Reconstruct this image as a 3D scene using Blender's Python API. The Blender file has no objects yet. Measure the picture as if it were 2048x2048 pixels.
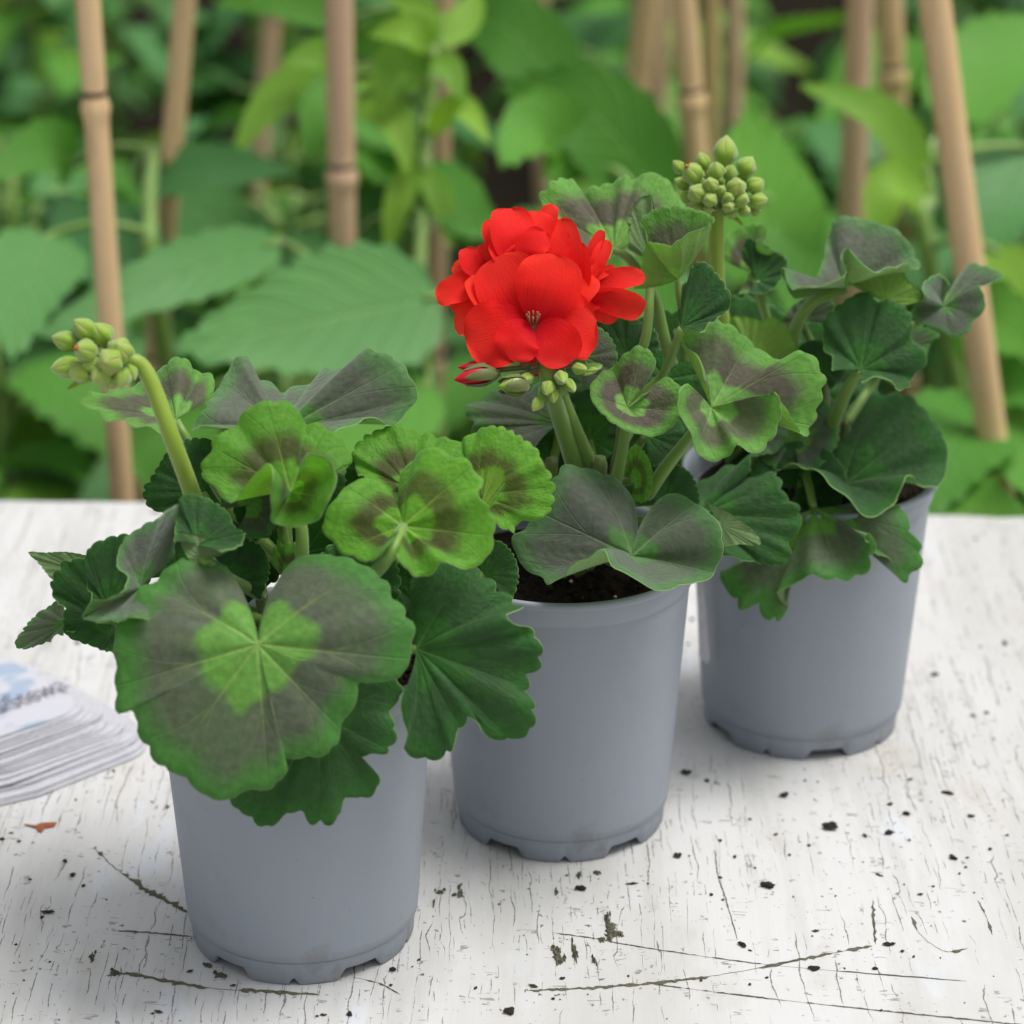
import bpy, math, random
import numpy as np
from mathutils import Vector, Matrix, Euler

random.seed(7); np.random.seed(7)
S = bpy.context.scene
COL = S.collection

# ------------------------------------------------------------------ camera
F, TH, H = 5689.0, 0.3981, 0.4796          # focal length in photo pixels (2048 wide), pitch, height
cam_d = bpy.data.cameras.new('camera'); cam = bpy.data.objects.new('camera', cam_d); COL.objects.link(cam)
cam.location = (0, 0, H); cam.rotation_euler = (math.pi/2 - TH, 0, 0)
cam_d.lens = 100; cam_d.sensor_width = 36; cam_d.clip_start = .05; cam_d.clip_end = 200
cam_d.dof.use_dof = True; cam_d.dof.focus_distance = .895; cam_d.dof.aperture_fstop = 9.5
S.camera = cam
# ------------------------------------------------------------------ light: bright overcast
world = bpy.data.worlds.new('World'); S.world = world; world.use_nodes = True
wn = world.node_tree.nodes; wl = world.node_tree.links
sky = wn.new('ShaderNodeTexSky'); sky.sky_type = 'NISHITA'; sky.sun_disc = False
SD = Vector((.36, -.02, .93)).normalized()          # direction towards the sun: high, off to the right
SUN_EL, SUN_AZ = math.asin(SD.z), math.atan2(SD.x, SD.y)
sky.sun_elevation = SUN_EL; sky.sun_rotation = SUN_AZ; sky.dust_density = 4; sky.air_density = 1.0
hsv = wn.new('ShaderNodeHueSaturation'); hsv.inputs['Saturation'].default_value = .22
wl.new(sky.outputs[0], hsv.inputs['Color'])
wl.new(hsv.outputs[0], wn['Background'].inputs[0]); wn['Background'].inputs[1].default_value = .09
sl = bpy.data.lights.new('sun', 'SUN'); sl.energy = 1.5; sl.angle = math.radians(26); sl.color = (1, .975, .94)
sun = bpy.data.objects.new('sun', sl); COL.objects.link(sun)
sun.rotation_euler = SD.to_track_quat('Z', 'Y').to_euler()
S.view_settings.view_transform = 'Standard'; S.view_settings.look = 'None'; S.view_settings.gamma = 1
S.view_settings.exposure = 0.68
S.cycles.max_bounces = 5; S.cycles.transmission_bounces = 3; S.cycles.diffuse_bounces = 3; S.cycles.glossy_bounces = 2
S.cycles.caustics_reflective = False; S.cycles.caustics_refractive = False

# ------------------------------------------------------------------ projection helpers
CT, ST = math.cos(TH), math.sin(TH)
CAMP = Vector((0, 0, H))
def ray(px, py):
    a = (px-1024)/F; b = (1024-py)/F
    return Vector((a, CT + b*ST, -ST + b*CT))          # unit depth along the camera axis
def atY(px, py, Y):
    r = ray(px, py); return CAMP + r*(Y/r.y)
def atZ(px, py, z=0.0):
    r = ray(px, py); return CAMP + r*((z-H)/r.z)
def depth(p):
    return p.y*CT - (p.z-H)*ST
def atD(px, py, d):
    return CAMP + ray(px, py)*d

# ------------------------------------------------------------------ object helpers
def mesh_np(name, V, Fc, smooth=True, uv=None, matidx=None):
    me = bpy.data.meshes.new(name)
    me.from_pydata([tuple(v) for v in V], [], [tuple(f) for f in Fc])
    if smooth:
        me.polygons.foreach_set('use_smooth', [True]*len(me.polygons))
    if uv is not None:
        lay = me.uv_layers.new(name='UVMap')
        li = np.empty(len(me.loops), dtype=np.int32); me.loops.foreach_get('vertex_index', li)
        lay.data.foreach_set('uv', np.asarray(uv, dtype=np.float32)[li].ravel())
    if matidx is not None:
        me.polygons.foreach_set('material_index', matidx)
    me.update(); return me
def link(name, me, mats=None, parent=None, loc=None):
    o = bpy.data.objects.new(name, me); COL.objects.link(o)
    if mats is not None and me is not None and not me.materials:
        for m in (mats if isinstance(mats, (list, tuple)) else [mats]): me.materials.append(m)
    if parent: o.parent = parent
    if loc is not None: o.location = loc
    return o
def tag(o, label=None, cat=None, group=None, kind=None):
    if label: o['label'] = label
    if cat: o['category'] = cat
    if group: o['group'] = group
    if kind: o['kind'] = kind
    return o
def empty(name, loc, label=None, cat=None, group=None):
    o = bpy.data.objects.new(name, None); o.empty_display_size = .02; COL.objects.link(o); o.location = loc
    return tag(o, label, cat, group)
def off(V, org):
    return np.asarray([tuple(v) for v in V], dtype=float) - np.asarray(tuple(org))

class MB:
    def __init__(s): s.V = []; s.F = []
    def add(s, V, Fc):
        n = len(s.V); s.V += [tuple(v) for v in V]; s.F += [tuple(i+n for i in f) for f in Fc]; return s
    def tube(s, pts, rad, n=10, caps=True):
        V, Fc = tube(pts, rad, n, caps); return s.add(V, Fc)
    def box(s, lo, hi):
        x0, y0, z0 = lo; x1, y1, z1 = hi
        return s.add([(x0,y0,z0),(x1,y0,z0),(x1,y1,z0),(x0,y1,z0),(x0,y0,z1),(x1,y0,z1),(x1,y1,z1),(x0,y1,z1)],
                     [(0,3,2,1),(4,5,6,7),(0,1,5,4),(1,2,6,5),(2,3,7,6),(3,0,4,7)])
    def build(s, name, mat, parent=None, org=(0,0,0), smooth=True):
        return link(name, mesh_np(name, off(s.V, org), s.F, smooth), mat, parent)
def tube(pts, rad, n=10, caps=True):
    P = [Vector(p) for p in pts]; m = len(P)
    if not hasattr(rad, '__len__'): rad = [rad]*m
    V = []; Fc = []; u = None
    for i in range(m):
        t = (P[min(i+1, m-1)] - P[max(i-1, 0)]).normalized()
        if u is None:
            u = t.cross(Vector((0, 0, 1)) if abs(t.z) < .9 else Vector((1, 0, 0))).normalized()
        else:
            u = (u - t*u.dot(t)).normalized()
        w = t.cross(u)
        for k in range(n):
            a = 2*math.pi*k/n
            V.append(P[i] + (u*math.cos(a) + w*math.sin(a))*rad[i])
    for i in range(m-1):
        for k in range(n):
            k2 = (k+1) % n
            Fc.append((i*n+k, i*n+k2, (i+1)*n+k2, (i+1)*n+k))
    if caps:
        Fc.append(tuple(range(n-1, -1, -1))); Fc.append(tuple((m-1)*n+k for k in range(n)))
    return V, Fc
def spline(pts, n):
    P = [Vector(p) for p in pts]; m = len(P); out = []
    for i in range(n):
        t = i/(n-1)*(m-1); k = min(int(t), m-2); f = t-k
        p0 = P[max(k-1, 0)]; p1 = P[k]; p2 = P[k+1]; p3 = P[min(k+2, m-1)]
        out.append(.5*((2*p1) + (p2-p0)*f + (2*p0-5*p1+4*p2-p3)*f*f + (3*p1-p0-3*p2+p3)*f**3))
    return out

# ------------------------------------------------------------------ materials
def lin(r, g, b):
    f = lambda c: c/12.92 if c <= .04045 else ((c+.055)/1.055)**2.4
    return (f(r/255), f(g/255), f(b/255), 1)
class NT:
    def __init__(s, name):
        s.m = bpy.data.materials.new(name); s.m.use_nodes = True
        s.t = s.m.node_tree; s.n = s.t.nodes; s.b = s.n['Principled BSDF']; s.out = s.n['Material Output']
    def lk(s, a, b): s.t.links.new(a, b)
    def math(s, op, a, b=None, clamp=False):
        n = s.n.new('ShaderNodeMath'); n.operation = op; n.use_clamp = clamp
        for i, v in enumerate((a, b)):
            if v is None: continue
            if hasattr(v, 'is_linked'): s.lk(v, n.inputs[i])
            else: n.inputs[i].default_value = v
        return n.outputs[0]
    def mr(s, v, a, b, c=0., d=1., smooth=True):
        n = s.n.new('ShaderNodeMapRange'); n.interpolation_type = 'SMOOTHSTEP' if smooth else 'LINEAR'
        s.lk(v, n.inputs[0])
        for i, x in enumerate((a, b, c, d)): n.inputs[i+1].default_value = x
        return n.outputs[0]
    def mix(s, f, a, b, mode='MIX'):
        n = s.n.new('ShaderNodeMix'); n.data_type = 'RGBA'; n.blend_type = mode
        for sock, v in ((n.inputs[0], f), (n.inputs[6], a), (n.inputs[7], b)):
            if hasattr(v, 'is_linked'): s.lk(v, sock)
            else: sock.default_value = v
        return n.outputs[2]
    def coord(s, which='Object'):
        return s.n.new('ShaderNodeTexCoord').outputs[which]
    def mapping(s, v, scale=(1,1,1), rot=(0,0,0), loc=(0,0,0)):
        n = s.n.new('ShaderNodeMapping'); s.lk(v, n.inputs[0])
        n.inputs['Scale'].default_value = scale; n.inputs['Rotation'].default_value = rot; n.inputs['Location'].default_value = loc
        return n.outputs[0]
    def noise(s, v, scale, detail=4, rough=.55, dist=0.):
        n = s.n.new('ShaderNodeTexNoise'); s.lk(v, n.inputs['Vector'])
        n.inputs['Scale'].default_value = scale; n.inputs['Detail'].default_value = detail
        n.inputs['Roughness'].default_value = rough; n.inputs['Distortion'].default_value = dist
        return n.outputs['Fac']
    def voro(s, v, scale, feat='F1'):
        n = s.n.new('ShaderNodeTexVoronoi'); n.feature = feat; s.lk(v, n.inputs['Vector']); n.inputs['Scale'].default_value = scale
        return n.outputs['Distance']
    def ramp(s, v, stops, interp='LINEAR'):
        n = s.n.new('ShaderNodeValToRGB'); s.lk(v, n.inputs[0]); e = n.color_ramp.elements; n.color_ramp.interpolation = interp
        while len(e) < len(stops): e.new(.5)
        for i, (p, c) in enumerate(stops): e[i].position = p; e[i].color = c
        return n.outputs[0]
    def bump(s, h, strength=.3, dist=.001):
        n = s.n.new('ShaderNodeBump'); s.lk(h, n.inputs['Height']); n.inputs['Strength'].default_value = strength; n.inputs['Distance'].default_value = dist
        s.lk(n.outputs[0], s.b.inputs['Normal']); return n.outputs[0]
    def base(s, c):
        if hasattr(c, 'is_linked'): s.lk(c, s.b.inputs['Base Color'])
        else: s.b.inputs['Base Color'].default_value = c
    def set(s, **k):
        for a, v in k.items(): s.b.inputs[a.replace('_', ' ')].default_value = v
    def translucent(s, color, fac, nrm=None):
        tr = s.n.new('ShaderNodeBsdfTranslucent'); mx = s.n.new('ShaderNodeMixShader')
        if hasattr(color, 'is_linked'): s.lk(color, tr.inputs[0])
        else: tr.inputs[0].default_value = color
        if nrm is not None: s.lk(nrm, tr.inputs['Normal'])
        mx.inputs[0].default_value = fac
        s.lk(s.b.outputs[0], mx.inputs[1]); s.lk(tr.outputs[0], mx.inputs[2]); s.lk(mx.outputs[0], s.out.inputs[0])

PHM = 2.86                                   # half angle of a geranium blade about its stalk
def geranium_mat(name, center, zone, edge, vein, under, zs=1., z0=.40, z1=.80, tr=.28, sheen=.25):
    N = NT(name)
    uv = N.n.new('ShaderNodeUVMap'); uv.uv_map = 'UVMap'
    sp = N.n.new('ShaderNodeSeparateXYZ'); N.lk(uv.outputs[0], sp.inputs[0])
    u = N.math('MULTIPLY', N.math('SUBTRACT', sp.outputs[0], .5), 2.); v = N.math('MULTIPLY', N.math('SUBTRACT', sp.outputs[1], .5), 2.)
    r = N.math('SQRT', N.math('ADD', N.math('MULTIPLY', u, u), N.math('MULTIPLY', v, v)))
    ph = N.math('ARCTAN2', v, u)
    ob = N.coord('Object')
    nz = N.noise(ob, 130, 5, .6); nl = N.noise(ob, 38, 3, .55)
    sp7 = 2*PHM/8.0
    fr0 = N.math('ABSOLUTE', N.math('SUBTRACT', N.math('FRACT', N.math('ADD', N.math('DIVIDE', ph, sp7), .5)), .5))
    r_ = N.math('ADD', r, N.math('MULTIPLY', N.math('SUBTRACT', .25, fr0), .13))
    rp = N.math('ADD', r_, N.math('ADD', N.math('MULTIPLY', N.math('SUBTRACT', nz, .5), .07), N.math('MULTIPLY', N.math('SUBTRACT', nl, .5), .16)))
    zm = N.math('MULTIPLY', N.mr(rp, z0-.04, z0+.05), N.mr(rp, z1-.15, z1+.09, 1., 0.))
    zm = N.math('MULTIPLY', zm, N.mr(nl, .3, .62, zs*.80, zs))
    ce = N.mix(N.mr(rp, z0-.1, z1), center, edge)
    c = N.mix(zm, ce, zone)
    sp7 = 2*PHM/8.0
    fr = N.math('SUBTRACT', N.math('FRACT', N.math('ADD', N.math('DIVIDE', ph, sp7), .5)), .5)
    aa = N.math('MULTIPLY', N.math('ABSOLUTE', fr), sp7)
    d1 = N.math('MULTIPLY', aa, r)
    w1 = N.mr(r, 0., 1., .020, .006, False)
    m1 = N.math('SUBTRACT', 1., N.math('DIVIDE', d1, w1), True)
    fk = N.math('MULTIPLY', N.math('MAXIMUM', N.math('SUBTRACT', r, .42), 0.), .42)
    d2 = N.math('MULTIPLY', N.math('ABSOLUTE', N.math('SUBTRACT', aa, fk)), r)
    m2 = N.math('MULTIPLY', N.math('SUBTRACT', 1., N.math('DIVIDE', d2, .008), True), N.mr(r, .42, .5))
    vm = N.math('MAXIMUM', m1, N.math('MULTIPLY', m2, .6))
    c = N.mix(N.math('MULTIPLY', vm, N.mr(r, .1, .75, .75, .05, False)), c, vein)
    mt = N.noise(ob, 420, 3, .6)
    c = N.mix(.55, c, N.mix(1., c, N.ramp(mt, [(.3, (.66, .68, .64, 1)), (.7, (1.32, 1.28, 1.26, 1))]), 'MULTIPLY'))
    oi = N.n.new('ShaderNodeObjectInfo')
    c = N.mix(1., c, N.ramp(oi.outputs['Random'], [(0, (.86, .88, .86, 1)), (1, (1.12, 1.1, 1.06, 1))]), 'MULTIPLY')
    geo = N.n.new('ShaderNodeNewGeometry')
    uc = N.mix(N.math('MULTIPLY', vm, .8), under, (under[0]*1.5, under[1]*1.35, under[2]*1.4, 1))
    cc = N.mix(geo.outputs['Backfacing'], c, uc)
    N.base(cc)
    cells = N.voro(uv.outputs[0], 34)
    hgt = N.math('ADD', N.math('MULTIPLY', cells, .5), N.math('ADD', N.math('MULTIPLY', mt, .35), N.math('MULTIPLY', vm, -.5)))
    nb = N.bump(hgt, .55, .0008)
    N.set(Roughness=.58, Sheen_Weight=sheen, Sheen_Roughness=.5); N.b.inputs['Sheen Tint'].default_value = (.8, .95, .8, 1)
    N.b.inputs['Specular IOR Level'].default_value = .2
    N.translucent(N.mix(1., N.mix(.5, c, edge), (1.5, 1.7, .65, 1), 'MULTIPLY'), tr, nb)
    return N.m
G = {}
G['mature'] = geranium_mat('mature_geranium_leaf', (.125, .295, .056, 1), (.096, .112, .082, 1), (.062, .195, .040, 1), (.27, .42, .11, 1), (.20, .30, .13, 1), 1., .40, .86, .26, .16)
G['young'] = geranium_mat('young_geranium_leaf', (.128, .330, .028, 1), (.070, .056, .022, 1), (.126, .335, .034, 1), (.36, .52, .11, 1), (.26, .42, .06, 1), .95, .34, .68, .34, .12)
G['bronze'] = geranium_mat('bronze_zoned_geranium_leaf', (.180, .385, .090, 1), (.104, .076, .072, 1), (.130, .315, .058, 1), (.30, .42, .14, 1), (.18, .32, .055, 1), 1., .36, .80, .28, .22)
G['grey'] = geranium_mat('grey_zoned_geranium_leaf', (.085, .215, .052, 1), (.105, .108, .096, 1), (.082, .190, .066, 1), (.21, .32, .13, 1), (.18, .30, .09, 1), .95, .30, .88, .24, .5)
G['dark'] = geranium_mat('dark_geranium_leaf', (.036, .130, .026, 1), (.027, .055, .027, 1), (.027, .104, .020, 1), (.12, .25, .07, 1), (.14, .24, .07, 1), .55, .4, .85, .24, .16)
def simple(name, col, rough=.5, **k):
    N = NT(name); N.base(col); N.set(Roughness=rough, **k); return N.m
M_RIM = simple('pale_hairy_leaf_edge', (.15, .27, .075, 1), .7)
def stem_mat(name, c0, c1, scale=90):
    N = NT(name); ob = N.coord()
    N.base(N.mix(N.noise(N.mapping(ob, (1, 1, .25)), scale, 4), c0, c1)); N.set(Roughness=.5, Sheen_Weight=.4, Sheen_Roughness=.4)
    N.bump(N.noise(ob, 900, 3), .2, .0004)
    return N.m
M_STEM = stem_mat('geranium_stalk', (.13, .25, .035, 1), (.20, .34, .06, 1))
M_BSTALK = stem_mat('bud_stalk', (.20, .32, .015, 1), (.28, .40, .04, 1))
M_BRANCH = stem_mat('older_stem', (.09, .15, .03, 1), (.16, .2, .06, 1))

# bud: green sepals with paler hairy margins and pinkish seams, five around
def bud_mat():
    N = NT('green_bud'); ob = N.coord('Generated')
    sp = N.n.new('ShaderNodeSeparateXYZ'); N.lk(ob, sp.inputs[0])
    ang = N.math('ARCTAN2', N.math('SUBTRACT', sp.outputs[1], .5), N.math('SUBTRACT', sp.outputs[0], .5))
    fr = N.math('ABSOLUTE', N.math('SUBTRACT', N.math('FRACT', N.math('MULTIPLY', ang, 5/(2*math.pi))), .5))
    z = sp.outputs[2]
    seam = N.math('MULTIPLY', N.mr(fr, .10, .0), N.mr(z, .30, .7))
    oi = N.n.new('ShaderNodeObjectInfo')
    g = N.mix(N.noise(N.coord(), 500, 3), (.19, .345, .008, 1), (.31, .48, .035, 1))
    g = N.mix(N.mr(z, .5, 1., 0., .5), g, (.42, .52, .12, 1))
    pink = N.mix(N.mr(oi.outputs['Random'], .45, .8), (.42, .48, .2, 1), (.60, .26, .24, 1))
    N.base(N.mix(N.math('MULTIPLY', seam, .8), g, pink)); N.set(Roughness=.5, Sheen_Weight=.6, Sheen_Roughness=.4)
    N.bump(N.math('ADD', N.math('MULTIPLY', seam, -1.2), N.math('MULTIPLY', N.noise(N.coord(), 1500, 2), .25)), .6, .0006)
    return N.m
M_BUD = bud_mat()
M_HAIR = simple('pale_fuzz', (.62, .66, .48, 1), .7)
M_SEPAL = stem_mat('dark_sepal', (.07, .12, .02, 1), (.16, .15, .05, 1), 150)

def petal_mat():
    N = NT('scarlet_petal')
    uv = N.n.new('ShaderNodeUVMap'); uv.uv_map = 'UVMap'
    sp = N.n.new('ShaderNodeSeparateXYZ'); N.lk(uv.outputs[0], sp.inputs[0])
    v = sp.outputs[1]
    c = N.ramp(v, [(0, (.34, .010, .02, 1)), (.18, (.70, .004, .012, 1)), (.55, (.97, .022, .017, 1)), (1, (.99, .042, .024, 1))])
    st = N.noise(N.mapping(uv.outputs[0], (26, 1.6, 1)), 1., 3, .6)
    c = N.mix(N.math('MULTIPLY', N.mr(st, .56, .68), N.mr(v, .8, .1, 0, .75)), c, (.30, .0, .03, 1))
    oi = N.n.new('ShaderNodeObjectInfo')
    c = N.mix(1., c, N.ramp(oi.outputs['Random'], [(0, (.84, .6, .9, 1)), (.5, (1., 1., 1., 1)), (1, (1.02, 1.5, 1.15, 1))]), 'MULTIPLY')
    N.base(c); N.set(Roughness=.6, Sheen_Weight=.05)
    N.b.inputs['Specular IOR Level'].default_value = .14
    nb = N.bump(N.math('ADD', N.noise(N.mapping(uv.outputs[0], (60, 3, 1)), 1., 3), N.math('MULTIPLY', N.noise(N.coord(), 800, 2), .4)), .4, .0006)
    N.translucent((.99, .04, .02, 1), .34, nb)
    return N.m
M_PETAL = petal_mat()
M_BUDRED = simple('crimson_bud_tip', (.55, .004, .015, 1), .45)
M_ANTHER = simple('dark_anther', (.35, .10, .05, 1), .6)

def pot_mat():
    N = NT('blue_grey_plastic'); ob = N.coord()
    c = N.mix(N.noise(ob, 22, 4, .6), (.256, .288, .328, 1), (.288, .320, .362, 1))
    sm = N.mr(N.noise(N.mapping(ob, (1, 1, .5)), 60, 5, .7), .56, .8)
    c = N.mix(N.math('MULTIPLY', sm, .4), c, (.33, .345, .37, 1))
    sk = N.mr(N.voro(ob, 190), .055, .02)
    kp = N.mr(N.noise(ob, 31, 2), .56, .66)
    c = N.mix(N.math('MULTIPLY', sk, N.math('MULTIPLY', kp, .85)), c, (.03, .025, .02, 1))
    sz = N.n.new('ShaderNodeSeparateXYZ'); N.lk(ob, sz.inputs[0])
    mud = N.math('MULTIPLY', N.mr(N.noise(ob, 75, 5, .7), .52, .70), N.mr(sz.outputs[2], .030, .004, 0., .42))
    c = N.mix(mud, c, (.17, .15, .12, 1))
    N.base(c); N.lk(N.mr(N.noise(ob, 40, 4), .3, .7, .40, .58), N.b.inputs['Roughness']); N.b.inputs['Specular IOR Level'].default_value = .42
    N.bump(N.noise(ob, 2200, 2, .6), .06, .0003); return N.m
M_POT = pot_mat()
def soil_mat():
    N = NT('peat_compost'); ob = N.coord()
    c = N.mix(N.noise(ob, 260, 5, .7), (.012, .009, .007, 1), (.045, .032, .022, 1))
    N.base(N.mix(N.mr(N.noise(ob, 900, 2), .66, .72), c, (.12, .09, .06, 1))); N.set(Roughness=.95)
    N.bump(N.noise(ob, 700, 4, .7), .8, .002); return N.m
M_SOIL = soil_mat()
M_PERL = simple('perlite', (.75, .73, .68, 1), .8)
def ground_mat():
    N = NT('garden_soil'); ob = N.coord()
    N.base(N.mix(N.noise(ob, 14, 6, .7), (.008, .006, .004, 1), (.022, .016, .010, 1))); N.set(Roughness=.95); N.b.inputs['Specular IOR Level'].default_value = .05
    N.bump(N.noise(ob, 60, 5, .7), .8, .01); return N.m

def paint_mat():
    N = NT('cracked_white_paint'); ob = N.coord()
    wob = N.n.new('ShaderNodeVectorMath'); wob.operation = 'MULTIPLY_ADD'
    nn = N.n.new('ShaderNodeTexNoise'); N.lk(N.mapping(ob, (1, .5, 1)), nn.inputs['Vector']); nn.inputs['Scale'].default_value = 16; nn.inputs['Detail'].default_value = 4
    N.lk(nn.outputs['Color'], wob.inputs[0]); wob.inputs[1].default_value = (.010, .01, 0); N.lk(ob, wob.inputs[2])
    p = wob.outputs[0]
    patch = N.noise(ob, 11, 3, .6)
    rightpatch = N.noise(N.mapping(ob, (1, .6, 1), loc=(3, 1, 0)), 7, 2)
    # cracks that follow the grain: one wandering line per cell, present only in stretches
    sx = N.n.new('ShaderNodeSeparateXYZ'); N.lk(p, sx.inputs[0])
    def lines(scale, off_, ys, thr, wid, seed):
        wv = N.noise(N.mapping(ob, (70, 26, 1), loc=(seed, off_, 0)), 1., 3, .6)
        xs = N.math('ADD', N.math('MULTIPLY', sx.outputs[0], scale), N.math('ADD', N.math('MULTIPLY', wv, 1.3), off_+50))
        cell = N.math('FLOOR', xs)
        wn_ = N.n.new('ShaderNodeTexWhiteNoise'); wn_.noise_dimensions = '1D'; N.lk(N.math('ADD', cell, seed), wn_.inputs['W'])
        pos = N.math('ADD', N.math('MULTIPLY', wn_.outputs['Value'], .7), .15)
        dd = N.math('ABSOLUTE', N.math('SUBTRACT', N.math('FRACT', xs), pos))
        cv = N.n.new('ShaderNodeCombineXYZ'); N.lk(N.math('MULTIPLY', cell, 3.71), cv.inputs[0]); N.lk(N.math('MULTIPLY', sx.outputs[1], ys), cv.inputs[1])
        pr = N.noise(cv.outputs[0], 1., 4, .65)
        w_ = N.math('MULTIPLY', N.mr(pr, thr, thr+.16, 0., 1.), wid)
        w_ = N.math('MULTIPLY', w_, N.mr(N.noise(ob, 700, 2), .3, .7, .35, 1.3))
        return N.math('MULTIPLY', N.math('SUBTRACT', 1., N.math('DIVIDE', dd, N.math('ADD', w_, .0005)), True), N.mr(w_, 0., wid*.25))
    k1 = N.math('MULTIPLY', lines(175, 0., 24, .465, .060, 3.), N.mr(patch, .40, .56))
    k2 = N.math('MULTIPLY', lines(310, 7., 55, .48, .085, 11.), N.mr(rightpatch, .42, .56))
    k4 = lines(95, 3., 13, .53, .040, 23.)
    n3 = N.noise(N.mapping(p, (40, 230, 1), loc=(2, 7, 0)), 1., 2, .5)
    k3 = N.math('MULTIPLY', N.mr(N.math('ABSOLUTE', N.math('SUBTRACT', n3, .5)), .016, .004), N.mr(N.noise(N.mapping(ob, (190, 110, 1), loc=(1, 4, 0)), 1., 2), .60, .65))
    kk = N.mr(N.math('MAXIMUM', k1, N.math('MAXIMUM', k2, k4)), .05, .55)
    crack = N.math('MAXIMUM', kk, N.math('MULTIPLY', k3, .8))
    # flakes and specks
    spk = N.math('MULTIPLY', N.mr(N.noise(N.mapping(ob, (1, .8, 1)), 430, 3, .6), .655, .69), N.mr(N.noise(ob, 20, 3), .42, .56))
    fl = N.math('MULTIPLY', N.mr(N.noise(N.mapping(p, (1, .55, 1), loc=(.3, 8.2, 0)), 70, 5, .65), .655, .685), N.mr(N.noise(ob, 9, 2), .46, .56))
    white = N.mix(N.noise(ob, 9, 5, .6), (.565, .56, .552, 1), (.66, .66, .656, 1))
    white = N.mix(N.mr(N.noise(N.mapping(ob, (70, 8, 1)), 1., 4, .6), .42, .70, 0., .6), white, (.47, .465, .44, 1))
    bl = N.math('MULTIPLY', N.mr(N.noise(N.mapping(ob, (40, 18, 1), loc=(4, 4, 0)), 1., 2, .4), .66, .70), .35)
    white = N.mix(bl, white, (.64, .69, .77, 1))
    st = N.mr(N.noise(N.mapping(ob, (1, .6, 1), loc=(1.7, .4, 0)), 26, 5, .7), .56, .76, 0, .5)
    white = N.mix(st, white, (.44, .39, .32, 1))
    gs = N.mr(N.noise(N.mapping(ob, (9, 3, 1), loc=(6, 3, 0)), 1., 6, .65), .42, .64, 0., .7)
    white = N.mix(gs, white, (.50, .495, .47, 1))
    dark = N.mix(N.noise(ob, 80, 3), (.045, .038, .028, 1), (.20, .17, .12, 1))
    c = N.mix(N.math('MULTIPLY', fl, .85), white, N.mix(N.noise(ob, 300, 3), (.20, .19, .15, 1), (.33, .31, .26, 1)))
    c = N.mix(N.math('MULTIPLY', crack, .72), c, dark)
    c = N.mix(N.math('MULTIPLY', spk, .85), c, (.05, .04, .03, 1))
    N.base(c); N.set(Roughness=.55); N.b.inputs['Specular IOR Level'].default_value = .3
    gr = N.noise(N.mapping(p, (240, 10, 1)), 1., 4, .6)
    hgt = N.math('SUBTRACT', N.math('MULTIPLY', gr, .35), N.math('ADD', crack, N.math('MULTIPLY', fl, .7)))
    N.bump(hgt, .7, .0006); return N.m
M_PAINT = paint_mat()
def lichen_mat():
    N = NT('grey_green_lichen'); ob = N.coord()
    c = N.mix(N.noise(ob, 500, 4, .7), (.03, .03, .018, 1), (.20, .19, .125, 1)); N.base(c); N.set(Roughness=.95)
    N.bump(N.noise(ob, 900, 4), .8, .001); return N.m
M_LICH = lichen_mat()
def wood_mat():
    N = NT('weathered_wood'); ob = N.coord()
    N.base(N.mix(N.noise(N.mapping(ob, (30, 30, 3)), 1., 5), (.20, .17, .13, 1), (.34, .31, .26, 1))); N.set(Roughness=.85); return N.m
M_WOOD = wood_mat()
for m_ in (M_SOIL,): m_.node_tree.nodes['Principled BSDF'].inputs['Specular IOR Level'].default_value = .12
M_CRUMB = soil_mat(); M_CRUMB.name = 'soil_crumb'
for n_ in M_CRUMB.node_tree.nodes:
    if n_.type == 'MIX' and not n_.inputs[6].is_linked: n_.inputs[6].default_value = (.022, .015, .010, 1); n_.inputs[7].default_value = (.095, .062, .038, 1)
M_BARK = simple('rusty_bark', (.28, .085, .03, 1), .85)
def cane_mat(name, a, b):
    N = NT(name); ob = N.coord()
    c = N.mix(N.noise(N.mapping(ob, (160, 160, 4)), 1., 4), a, b)
    c = N.mix(N.mr(N.noise(N.mapping(ob, (50, 50, 12)), 1., 4), .58, .72, 0, .5), c, (a[0]*.45, a[1]*.4, a[2]*.38, 1))
    N.base(c); N.set(Roughness=.5); N.bump(N.noise(N.mapping(ob, (300, 300, 8)), 1., 3), .2, .0005); return N.m
M_CANE = [cane_mat('tan_bamboo', (.72, .47, .23, 1), (.82, .60, .34, 1)), cane_mat('pinkish_bamboo', (.64, .41, .25, 1), (.75, .52, .34, 1)),
          cane_mat('straw_bamboo', (.52, .38, .15, 1), (.62, .48, .22, 1))]
M_NODE = simple('dark_bamboo_node', (.07, .045, .035, 1), .7)

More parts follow.
